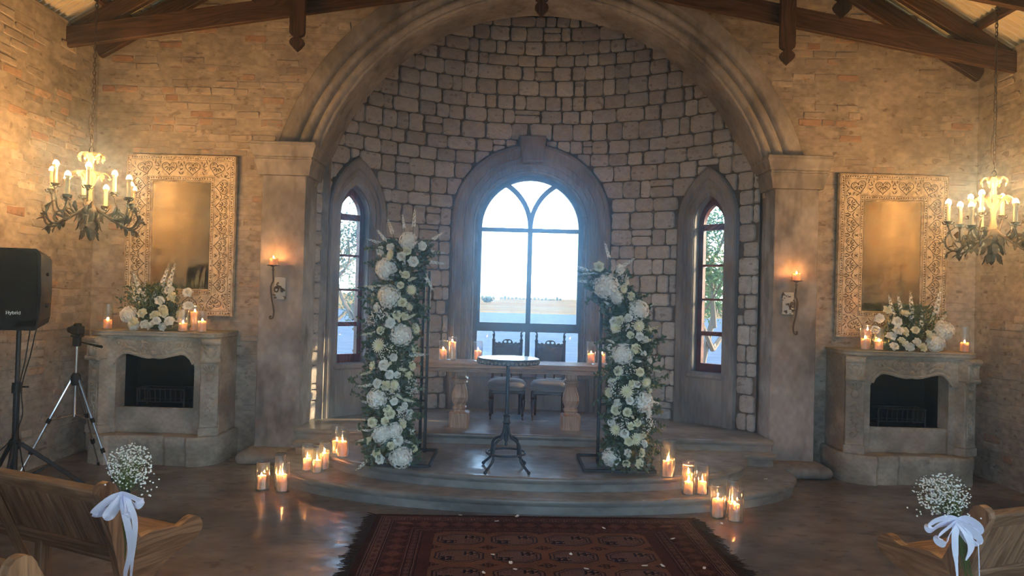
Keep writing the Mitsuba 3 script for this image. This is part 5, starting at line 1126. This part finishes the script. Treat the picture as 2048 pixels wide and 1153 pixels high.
# ================================================================ rug and petals
RUGC, RUGA = (-0.035, 5.715), 0.045
RUG_T = tr(*RUGC, 0.0) @ rz(RUGA)
_ca, _sa = math.cos(RUGA), math.sin(RUGA)
def f_rug(p, n, uv):
    dx, dy = p.x - RUGC[0], p.y - RUGC[1]
    u = dx * _ca + dy * _sa; v = -(-dx * _sa + dy * _ca)        # u across, v away from the step
    ab = dr.abs
    near = lambda x, c, w: dr.select(ab(x - c) < w, mi.Float(1), mi.Float(0))
    fr = lambda x: x - dr.floor(x)
    wob = 0.010 * (fbm(u * 26, v * 26, 1.0, 2) - 0.5)
    e = dr.minimum(1.262 - ab(u), v)                          # distance from the edge
    fx, fy = ab(u) - 0.775, 0.40 - v
    infield = dr.select((fx < 0) & (fy < 0), mi.Float(1), mi.Float(0))
    # field: four columns of octagons, quartered
    cu = (u + 0.775) / 0.3875; cv = (v - 0.40) / 0.325
    iu, iv = dr.floor(cu), dr.floor(cv)
    a, b = (fr(cu) - 0.5) * 0.3875 + wob, (fr(cv) - 0.5) * 0.325 + wob
    octd = dr.maximum(dr.maximum(ab(a) / 0.168, ab(b) / 0.118), (ab(a) / 0.168 + ab(b) / 0.118) / 1.45)
    gul = dr.select(octd < 1.0, mi.Float(1), mi.Float(0)); gline = near(octd, 0.97, 0.05) + near(octd, 0.80, 0.03)
    quad = dr.select(a * b < 0, mi.Float(1), mi.Float(0))
    inner = dr.select((ab(a) > 0.030) & (ab(a) < 0.125) & (ab(b) > 0.016) & (ab(b) < 0.080), mi.Float(1), mi.Float(0))
    step1 = dr.select(fr(a * 21) + fr(b * 26) > 0.72, mi.Float(1), mi.Float(0))
    cross = dr.select((dr.minimum(ab(fr(cu) - 0.0), ab(fr(cu) - 1.0)) * 0.3875 * 1.0 + dr.minimum(ab(fr(cv)), ab(fr(cv) - 1)) * 0.325 * 1.6 < 0.070), mi.Float(1), mi.Float(0))
    crossb = cross * dr.select(fr(u * 34) + fr(v * 34) > 0.8, mi.Float(1), mi.Float(0))
    red, brick, navy, cream = (0.080, 0.037, 0.034), (0.165, 0.083, 0.052), (0.014, 0.016, 0.030), (0.270, 0.185, 0.135)
    c = mi.Color3f(brick)
    c = mix(c, navy, crossb * 0.8)
    c = mix(c, (0.150, 0.095, 0.078), gul)
    c = mix(c, navy, gul * dr.minimum(gline, 1) * 0.8)
    c = mix(c, navy, gul * inner * quad * step1 * 0.95)
    c = mix(c, (0.29, 0.19, 0.14), gul * inner * quad * (1 - step1) * 0.6)
    c = mix(c, (0.12, 0.06, 0.055), gul * inner * (1 - quad) * dr.select(fr(a * 45) > 0.55, mi.Float(1), mi.Float(0)) * 0.7)
    # border: bands with lines and small figures
    s = dr.select(ab(u) - 0.775 > 0.40 - v, v, u)             # along the band
    k = e + wob * 0.5
    bc = mi.Color3f(red)
    tri = ab(fr(s * 11) - 0.5) * 2
    bc = mix(bc, cream, dr.select((k > 0.085) & (k < 0.135) & (ab((k - 0.11) / 0.025) + 0.25 > tri) & (fr(s * 44) > 0.35), mi.Float(1), mi.Float(0)) * 0.40)
    dia = ab(fr(s * 7.5) - 0.5) * 2 + ab((k - 0.235) / 0.075)
    bc = mix(bc, (0.215, 0.09, 0.06), dr.select((k > 0.165) & (k < 0.305) & (dia < 0.85), mi.Float(1), mi.Float(0)) * dr.select(fr(dia * 3.2) > 0.45, mi.Float(1), mi.Float(0)) * 0.75)
    bc = mix(bc, navy, dr.select((k > 0.165) & (k < 0.305) & (dia > 1.05) & (fr(s * 30) + fr(k * 30) > 1.1), mi.Float(1), mi.Float(0)) * 0.6)
    bc = mix(bc, cream, dr.select((k > 0.33) & (k < 0.372) & (ab(fr(s * 16) - 0.5) * 2 > ab((k - 0.351) / 0.021)) & (fr(s * 64) > 0.4), mi.Float(1), mi.Float(0)) * 0.34)
    for q in (0.055, 0.072, 0.150, 0.318, 0.385): bc = mix(bc, cream, near(k, q, 0.0028) * 0.42)
    for q in (0.063, 0.142, 0.158, 0.326, 0.378, 0.402): bc = mix(bc, navy, near(k, q, 0.004) * 0.7)
    bc = mix(bc, (0.045, 0.024, 0.022), dr.select(k < 0.045, mi.Float(1), mi.Float(0)))
    c = mix(bc, c, infield)
    g = fbm(u * 150, v * 150, 2.0, 2); w = fbm(u * 4, v * 7, 6.0, 3); ab2 = fbm(u * 40, v * 9, 3.0, 2)
    return c * (0.55 + 0.45 * g + 0.40 * w + 0.12 * ab2)
M('rug', diff(proc(f_rug)))
rug = thing('rug', 'old dark red tribal rug with rows of octagons and fringed ends, on the floor', 'rug')
gx, gy = np.linspace(-1.262, 1.262, 90), np.linspace(0, -3.6, 120)
GX, GY = np.meshgrid(gx, gy); GZ = 0.008 + 0.006 * meshkit.fbm(np.stack([GX * 2.2, GY * 2.2, 0 * GX], -1), 2, 4)
GX = GX + 0.012 * (meshkit.noise(np.stack([GX * 0, GY * 2.1, 0 * GX], -1)) - 0.5) * np.sign(GX)
Pp = np.stack([GX, GY, GZ], -1).reshape(-1, 3); i, j = np.meshgrid(np.arange(119), np.arange(89), indexing='ij')
q = np.stack([i * 90 + j, (i + 1) * 90 + j, (i + 1) * 90 + j + 1, i * 90 + j + 1], -1).reshape(-1, 4)
top = (Pp, quads(q))
per = np.vstack([np.stack([GX[0], GY[0], GZ[0]], -1), np.stack([GX[1:, -1], GY[1:, -1], GZ[1:, -1]], -1), np.stack([GX[-1, ::-1][1:], GY[-1, ::-1][1:], GZ[-1, ::-1][1:]], -1), np.stack([GX[::-1, 0][1:-1], GY[::-1, 0][1:-1], GZ[::-1, 0][1:-1]], -1)])
add('pile', xf(cat([top, loft([per, per * [1, 1, 0]])]), RUG_T), 'rug', rug, smooth=True)
M('fringe', diff((0.050, 0.034, 0.028)))
rf = np.random.default_rng(77); fm = []
for s in (-1, 1):
    for yv in np.arange(0.01, 3.6, 0.0095):
        x0 = s * 1.258; L = 0.045 + 0.055 * rf.random() + (0.03 if rf.random() < 0.1 else 0); dy = 0.03 * rf.normal()
        fm.append(tube([(x0, -yv, 0.009), (x0 + s * L * 0.5, -yv + dy * 0.4, 0.007), (x0 + s * L, -yv + dy, 0.003)], [0.0045, 0.004, 0.0015], 4))
add('fringe', xf(cat(fm), RUG_T), 'fringe', rug, kind='stuff')
def petal_flake(x, y, z, r, seed):
    rr = np.random.default_rng(seed); m = petal(r * 1.5, r * 2.0, 0.25, 4, 5, 0.6)
    v, f = xf(m, rz(rr.random() * 6) @ tr(-r, 0, 0)); v = v - [0, 0, v[:, 2].min()]
    return xf((v, f), tr(x, y, z))
pet = [(-0.63, 5.67), (-0.34, 5.54), (-0.18, 5.68), (0.48, 5.44), (0.96, 5.24), (-0.35, 4.82), (0.18, 4.87), (-0.23, 4.68), (-0.2, 4.57), (-0.4, 4.5), (0.26, 4.61), (0.65, 4.69), (1.04, 4.68), (0.77, 4.7)]
for i, (x, y) in enumerate(pet): add('fallen_petal', petal_flake(x, y, 0.015, 0.015 + 0.006 * ((i * 7) % 3) / 2, 500 + i), 'petal_white', smooth=True, label='white petal fallen on the dark red rug', category='petal', group='white petals scattered on the rug')
add('fallen_petal', petal_flake(1.45, 5.68, 0.001, 0.017, 520), 'petal_white', smooth=True, label='white petal on the bare floor in front of the three glass cylinders by the rug', category='petal')
add('fallen_petal', petal_flake(0.849, 5.80, Z1 + 0.001, 0.018, 521), 'petal_white', smooth=True, label='white petal on the tread of the lower step above the rug', category='petal')
add('fallen_petal', petal_flake(2.137, 6.63, Z1 + 0.001, 0.018, 522), 'petal_white', smooth=True, label='white petal at the far end of the lower step near the pillar base', category='petal')

# ================================================================ pews and their posies
ARM = Polygon([(0.185, 0.600), (0.25, 0.612), (0.31, 0.606), (0.40, 0.588), (0.437, 0.600), (0.462, 0.615), (0.495, 0.618), (0.525, 0.600), (0.541, 0.57), (0.538, 0.54), (0.515, 0.515), (0.478, 0.497), (0.40, 0.475), (0.33, 0.447), (0.275, 0.41), (0.245, 0.36), (0.235, 0.29), (0.245, 0.2), (0.285, 0.06), (0.295, 0.0), (0.19, 0.0), (0.135, 0.1), (0.105, 0.25), (0.105, 0.40), (0.130, 0.52)]).buffer(-0.01).buffer(0.01)
POST = Polygon([(-0.032, 0.845), (-0.026, 0.870), (-0.008, 0.888), (0.016, 0.893), (0.040, 0.884), (0.056, 0.862), (0.062, 0.845), (0.12, 0.735), (0.185, 0.60), (0.17, 0.50), (0.13, 0.40), (0.095, 0.42), (0.055, 0.58), (0.01, 0.74)]).buffer(-0.008).buffer(0.008)
def pew(x, y, ang, mirror_, L, label):
    """Local: a = along the pew away from the aisle, f = the way it faces, z up. ang turns the pair about z."""
    t = thing('pew', label, 'pew')
    s = 1 if mirror_ else -1
    B = np.eye(4); B[:3, 0] = (s * math.cos(ang), math.sin(ang), 0); B[:3, 1] = (-s * math.sin(ang), math.cos(ang), 0); B[:3, 3] = (x, y, 0)   # a, f, z
    P = lambda name, m, axis, pre=None: plank(name, m, 'pew_wood', t, axis=axis, pre=pre, to=B)
    PR = np.array([[0, 0, 1, 0], [1, 0, 0, 0], [0, 1, 0, 0], [0, 0, 0, 1.0]])         # outline (f, z), thickness along a
    side = lambda poly, a0, d: xf(extrude(poly, d), tr(a0, 0, 0) @ PR)
    for a0 in (0.0, L - 0.042):
        P('end_post', side(POST, a0, 0.042), 2)
        P('end_arm', side(ARM, a0 - 0.004, 0.048), 1)
    P('top_rail', box(0.04, L - 0.04, -0.024, 0.024, -0.036, 0.036, 0.008), 0, tr(0, 0.010, 0.828) @ rx(0.42))
    P('lower_rail', box(0.04, L - 0.04, -0.018, 0.018, -0.045, 0.045, 0.006), 0, tr(0, 0.142, 0.520) @ rx(0.42))
    n = int((L - 0.1) / 0.074); r = np.random.default_rng(int(abs(x) * 100))
    for i in range(n):
        a0 = 0.05 + i * 0.074
        P('back_board', box(a0, a0 + 0.067, -0.009, 0.009, -0.165, 0.165, 0.006), 2, tr(0, 0.074 + 0.005 * r.random(), 0.674) @ rx(0.42))
    P('seat', box(0.03, L - 0.03, 0.15, 0.48, 0.535, 0.565, 0.008), 0)
    for a0 in (0.62, L - 0.66):
        P('back_leg', box(a0, a0 + 0.05, 0.13, 0.19, 0.0, 0.54, 0.004), 2)
        P('back_strut', box(a0 + 0.16, a0 + 0.21, -0.04, -0.012, -0.30, 0.20, 0.004), 2, tr(0, 0.074, 0.66) @ rx(0.42))
    return t
pew(-2.03, 3.13, 0.416, False, 2.2, 'oak slatted pew whose end carries the posy on the loudspeaker side')
pew(-1.80, 2.25, 0.416, False, 2.2, 'pew whose rounded end just shows in the bottom corner below the loudspeaker')
pew(1.82, 3.13, 0.368, True, 2.2, 'oak slatted pew whose end carries the posy away from the loudspeaker')
def strip(pts, w, wd, th=0.0012, n=8):
    p = spline(pts, n); w = np.interp(np.linspace(0, 1, len(p)), np.linspace(0, 1, len(np.atleast_1d(w))), np.atleast_1d(w)) if np.ndim(w) else np.full(len(p), w)
    wd = np.asarray(wd, float); t = np.gradient(p, axis=0); t /= np.linalg.norm(t, axis=1, keepdims=True) + 1e-9
    s = wd - t * (t @ wd)[:, None]; s /= np.linalg.norm(s, axis=1, keepdims=True) + 1e-9; nn = np.cross(t, s)
    rings = [np.array([p[i] - s[i] * w[i] / 2 - nn[i] * th, p[i] + s[i] * w[i] / 2 - nn[i] * th, p[i] + s[i] * w[i] / 2 + nn[i] * th, p[i] - s[i] * w[i] / 2 + nn[i] * th]) for i in range(len(p))]
    return loft(rings, True, True, True)
def posy(knot, ball_c, rad, loops, tails, stems_to, seed, label):
    rng = np.random.default_rng(seed); t = thing('posy', label, 'flower posy'); k = np.array(knot)
    heads, st = [], []
    for i in range(520):
        d = rng.normal(size=3); d /= np.linalg.norm(d); d *= rng.random() ** 0.33
        p = np.array(ball_c) + d * rad
        if p[2] < k[2] + 0.015: continue
        heads.append(xf(ball(0.0028 + 0.0022 * rng.random(), sub=0), tr(*p) @ sc(1, 1, 0.8)))
        if i % 5 == 0:
            m = k + (p - k) * 0.55 + 0.01 * rng.normal(size=3); st.append(tube([k + 0.006 * rng.normal(size=3), m, p], [0.0012, 0.0009, 0.0006], 3))
    for i in range(36):
        p = np.array(ball_c) + rng.normal(size=3) * rad * [0.5, 0.5, 0.3] + [0, 0, -rad[2] * 0.85]
        heads.append(xf(ball(0.004, sub=0), tr(*p)))
    for i in range(26):      # the loose spray at the side
        s = 1 if seed % 2 else -1
        p = k + np.array([s * (0.085 + 0.018 * rng.normal()), 0.0, 0.075 + 0.035 * rng.normal()]); heads.append(xf(ball(0.0036 + 0.002 * rng.random(), sub=0), tr(*p)))
        if i % 6 == 0: st.append(tube([k, k + (p - k) * 0.6 + [0, 0, 0.02], p], 0.0007, 3))
    add('blossom', cat(heads), 'petal_white', t, smooth=False, kind='stuff', label='tiny white gypsophila blossom')
    for i in range(26):
        e = np.array(stems_to) + rng.normal(size=3) * [0.014, 0.008, 0.02]; m = (k + e) / 2 + [0.008 * rng.normal(), -0.004, 0]
        st.append(tube([k + 0.004 * rng.normal(size=3), m, e], 0.0014, 4))
    add('stem', cat(st), 'stem', t, kind='stuff')
    add('knot', xf(ball(1, sub=2), tr(*k) @ sc(0.020, 0.018, 0.024)), 'navy', t, label='dark blue knot')
    kf = k + [0, -0.018, 0]
    for lp in loops: add('ribbon_loop', strip([kf + [a * 0.00222, dy, -b * 0.00222] for a, b, dy in lp], 0.036, (0, -0.55, 0.83)), 'ribbon', t, smooth=40)
    for tl, w in tails: add('ribbon_tail', strip([kf + [a * 0.00222, dy, -b * 0.00222] for a, b, dy in tl], w, (1, 0.1, 0)), 'ribbon', t, smooth=40)
    return t
posy((-1.918, 3.085, 0.862), (-1.905, 3.085, 0.990), np.array([0.092, 0.085, 0.088]),
     [[(0, 0, 0), (-18, 6, -0.015), (-42, 26, -0.02), (-50, 38, -0.01), (-36, 36, 0.0), (-16, 22, 0.01), (0, 2, 0)], [(0, 2, 0), (-12, 16, -0.015), (-26, 38, -0.022), (-20, 42, -0.010), (-8, 22, 0.0), (0, 4, 0)],
      [(0, 0, 0), (14, 0, -0.015), (32, 6, -0.02), (36, 12, -0.01), (26, 22, 0.0), (10, 12, 0.01), (0, 2, 0)], [(0, 2, 0), (8, 14, -0.012), (12, 32, -0.02), (8, 36, -0.010), (2, 18, 0), (0, 4, 0)]],
     [([(0, 3, 0), (6, 30, -0.012), (14, 62, -0.008), (18, 96, 0.0), (17, 120, 0.0), (10, 150, 0.0), (10, 185, 0)], (0.026, 0.030, 0.024, 0.010)), ([(4, 3, 0), (18, 20, -0.014), (27, 50, -0.010), (26, 90, -0.004), (22, 130, 0.0), (20, 185, 0)], (0.020, 0.026, 0.016, 0.006)), ([(2, 4, 0), (14, 40, -0.008), (12, 66, -0.008)], (0.022, 0.018, 0.010))],
     (-1.890, 3.085, 0.600), 321, 'white gypsophila posy with a white bow on the pew end, loudspeaker side')
posy((1.665, 3.080, 0.848), (1.610, 3.080, 0.958), np.array([0.115, 0.10, 0.088]),
     [[(0, 0, 0), (-20, -6, -0.012), (-44, -2, -0.02), (-56, 10, -0.012), (-48, 20, 0.0), (-30, 10, 0.005), (0, 2, 0)], [(0, 2, 0), (-20, 12, -0.015), (-40, 28, -0.022), (-36, 40, -0.012), (-22, 46, -0.004), (-14, 30, 0.0), (0, 4, 0)],
      [(0, 0, 0), (14, -6, -0.015), (32, 4, -0.022), (40, 18, -0.012), (30, 18, 0.0), (10, 8, 0.01), (0, 2, 0)], [(0, 2, 0), (14, 8, -0.012), (34, 26, -0.02), (38, 40, -0.012), (26, 40, -0.002), (8, 16, 0), (0, 4, 0)]],
     [([(0, 3, 0), (-6, 30, -0.012), (-4, 62, -0.010), (0, 84, -0.004), (6, 140, 0.0), (8, 190, 0)], (0.034, 0.030, 0.010, 0.005)), ([(4, 3, 0), (18, 26, -0.014), (26, 50, -0.010), (18, 76, -0.004)], (0.030, 0.036, 0.030, 0.006)), ([(38, 20, -0.01), (42, 60, -0.006), (46, 110, 0.0), (48, 170, 0)], (0.004, 0.004))],
     (1.725, 3.080, 0.62), 322, 'white gypsophila posy with a white bow on the pew end opposite the loudspeaker')

# ================================================================ outside: banks, lake, trees
def f_land(p, n, uv):
    a = fbm(p.x * 0.02, p.y * 0.05, 1.0, 4); b = fbm(p.x * 0.3, p.y * 0.9, 2.0, 3)
    st = smoothstep(0.45, 0.62, fbm(p.x * 0.006 + 3, p.y * 0.06, 4.0, 3))
    c = mix((0.20, 0.105, 0.036), (0.25, 0.160, 0.075), smoothstep(0.3, 0.7, a))
    c = mix(c, (0.20, 0.15, 0.085), st * 0.7)
    return c * (0.7 + 0.6 * b)
M('land', diff(proc(f_land)))
def f_wave(p, n, uv): return fbm(p.x * 0.5, p.y * 1.5, 1.0, 3)
M('water', two(pr(proc(lambda p, n, uv: mix((0.040, 0.055, 0.085), (0.085, 0.105, 0.140), f_wave(p, n, uv))), 0.6, 0.05)))
M('bark', diff((0.20, 0.17, 0.14)))
M('tree_leaf', {'type': 'principledthin', 'base_color': rgb(0.10, 0.17, 0.085), 'roughness': 0.7, 'diff_trans': 0.8, 'eta': 1.4})
M('tree_leaf_grey', {'type': 'principledthin', 'base_color': rgb(0.15, 0.19, 0.14), 'roughness': 0.7, 'diff_trans': 0.7, 'eta': 1.4})
M('far_leaf', diff((0.075, 0.085, 0.055)))
M('house_white', diff((0.55, 0.54, 0.52)))
LAKE = -4.0
def terrain(x0, x1, y0, y1, nx, ny, hz):
    X, Y = np.meshgrid(np.linspace(x0, x1, nx), np.linspace(y0, y1, ny)); Z = hz(X, Y)
    i, j = np.meshgrid(np.arange(ny - 1), np.arange(nx - 1), indexing='ij')
    return np.stack([X, Y, Z], -1).reshape(-1, 3), quads(np.stack([i * nx + j, i * nx + j + 1, (i + 1) * nx + j + 1, (i + 1) * nx + j], -1).reshape(-1, 4))
add('near_bank', terrain(-160, 160, -60, 60, 81, 61, lambda X, Y: -0.35 - 3.75 * np.clip((Y - 12) / 43, 0, 1.1) ** 1.3 + 0.10 * (meshkit.noise(np.stack([X * 0.4, Y * 0.4, 0 * X], -1)) - 0.5)), 'land', smooth=True, kind='structure', label='dry grassy bank sloping from the building to the lake')
add('lake', terrain(-900, 900, 40, 290, 2, 2, lambda X, Y: LAKE + 0 * X), 'water', smooth=False, kind='structure', label='blue grey lake beyond the window')
add('far_bank', terrain(-1500, 1500, 268, 1500, 61, 61, lambda X, Y: LAKE - 0.6 + 0.9 * np.clip((Y - 268 - 6 * meshkit.noise(np.stack([X * 0.02, Y * 0, 0 * X], -1))) / 10, 0, 1) + 4.2 * np.clip((Y - 275) / 450, 0, 1.6) ** 0.8), 'land', smooth=True, kind='structure', label='dry golden farmland on the far shore of the lake')
r5 = np.random.default_rng(91)
far_z = lambda y: LAKE + 0.3 + 4.2 * max(0, (y - 275) / 450) ** 0.8
def bush(x, y, w, h, name, label, group=None, n=260):
    t = thing(name, label, 'tree', group)
    c = r5.normal(size=(n, 3)); c /= np.linalg.norm(c, axis=1, keepdims=True); c *= (0.4 + 0.6 * r5.random((n, 1)))
    c = c * [w / 2, w / 2, h * 0.42] + [x, y, far_z(y) + h * 0.55]
    add('crown', leaves(r5, c, c - [x, y, far_z(y)], h * 0.22, 1.3), 'far_leaf', t, smooth=False)
    add('trunk', tube([(x, y, far_z(y) - 0.2), (x, y, far_z(y) + h * 0.5)], h * 0.035, 6), 'bark', t)
bush(-14.5, 420, 5.6, 4.4, 'field_tree', 'single round tree standing in the golden field across the lake')
for i, (x, w, h) in enumerate(((-54, 9, 8.0), (-42, 6, 6.5), (-34, 5, 5.0))): bush(x, 700, w, h, 'horizon_tree', 'tall dark tree of the clump on the horizon at one edge of the arched window', 'clump of trees on the horizon')
for i, x in enumerate(np.linspace(-29, 48, 22)): bush(x, 700 + 8 * r5.normal(), 2.6 + 0.5 * r5.random(), 2.6 + 1.4 * r5.random(), 'hedge_tree', 'low dark tree in the line along the horizon across the lake', 'line of trees along the horizon', 110)
hs = thing('farmhouse', 'tiny white farmhouse on the horizon across the lake', 'house')
add('walls', box(-15.5, -11.5, 640, 645, far_z(640) - 0.5, far_z(640) + 2.6), 'house_white', hs, smooth=False)
add('roof', loft([[(-16, 639.5, far_z(640) + 2.6), (-16, 645.5, far_z(640) + 2.6), (-16, 642.5, far_z(640) + 4.0)], [(-11, 639.5, far_z(640) + 2.6), (-11, 645.5, far_z(640) + 2.6), (-11, 642.5, far_z(640) + 4.0)]], True, True, True), 'house_white', hs, smooth=False)
def tree(x, y, h, mat, nl, lean, seed, label, spread=1.0, z0=-0.6):
    r = np.random.default_rng(seed); t = thing('tree', label, 'tree'); ms, tips = [], []
    def branch(p, d, L, rad, depth):
        q = p + d * L * 0.5 + 0.08 * L * r.normal(size=3); e = p + d * L
        ms.append(tube(spline([p, q, e], 4), np.linspace(rad, rad * 0.55, 9), 6))
        if depth == 0: tips.append((q, e)); return
        for k in range(3 if depth > 1 else 4):
            nd = d + 0.75 * r.normal(size=3) * [spread, spread, 0.5]; nd[2] = abs(nd[2]) * 0.8 + 0.15; nd /= np.linalg.norm(nd)
            branch(p + d * L * (0.45 + 0.55 * r.random()), nd, L * 0.62, rad * 0.55, depth - 1)
    branch(np.array([x, y, z0]), np.array([lean, 0, 1.0]) / math.hypot(lean, 1), h * 0.42, 0.085, 3)
    add('trunk', cat(ms), 'bark', t)
    c = np.array([a + (b - a) * r.random() for a, b in tips for _ in range(max(1, nl // len(tips)))]) + 0.16 * r.normal(size=(max(1, nl // len(tips)) * len(tips), 3))
    add('foliage', leaves(r, c, np.tile([0, 0, -0.4], (len(c), 1)), 0.085, 2.8), mat, t, smooth=False, kind='stuff')
tree(-3.1, 13.2, 5.2, 'tree_leaf_grey', 5200, -0.05, 601, 'silvery bare-branched tree outside the narrow window by the taller flower column')
tree(-4.6, 16.5, 7.0, 'tree_leaf_grey', 3600, 0.05, 602, 'taller silvery tree farther outside the narrow window by the taller flower column')
tree(3.2, 12.4, 5.4, 'tree_leaf', 6500, 0.04, 603, 'leafy green tree just outside the narrow window by the shorter flower column')
tree(5.4, 16.5, 6.5, 'tree_leaf', 7000, -0.03, 604, 'larger green tree behind the first outside the narrow window by the shorter flower column')
tree(7.6, 8.9, 5.4, 'tree_leaf', 5200, 0.0, 605, 'green tree beside the building that dapples the sun')

# ================================================================ thin haze hanging in the hall
HAZE = {'type': 'homogeneous', 'sigma_t': 0.020, 'albedo': rgb(0.30, 0.60, 1.0), 'phase': {'type': 'hg', 'g': 0.95}}
scene['haze_air'] = HAZE
scene['camera']['medium'] = {'type': 'ref', 'id': 'haze_air'}
scene['haze'] = {'type': 'cube', 'to_world': T().translate([(XL + XR) / 2, 1.2, 3.7]).scale([4.9, 8.35, 3.9]), 'bsdf': {'type': 'null'}, 'interior': {'type': 'ref', 'id': 'haze_air'}}
labels['haze'] = {'label': 'thin bluish haze in the air of the hall, brightest around the window', 'category': 'haze', 'kind': 'stuff'}
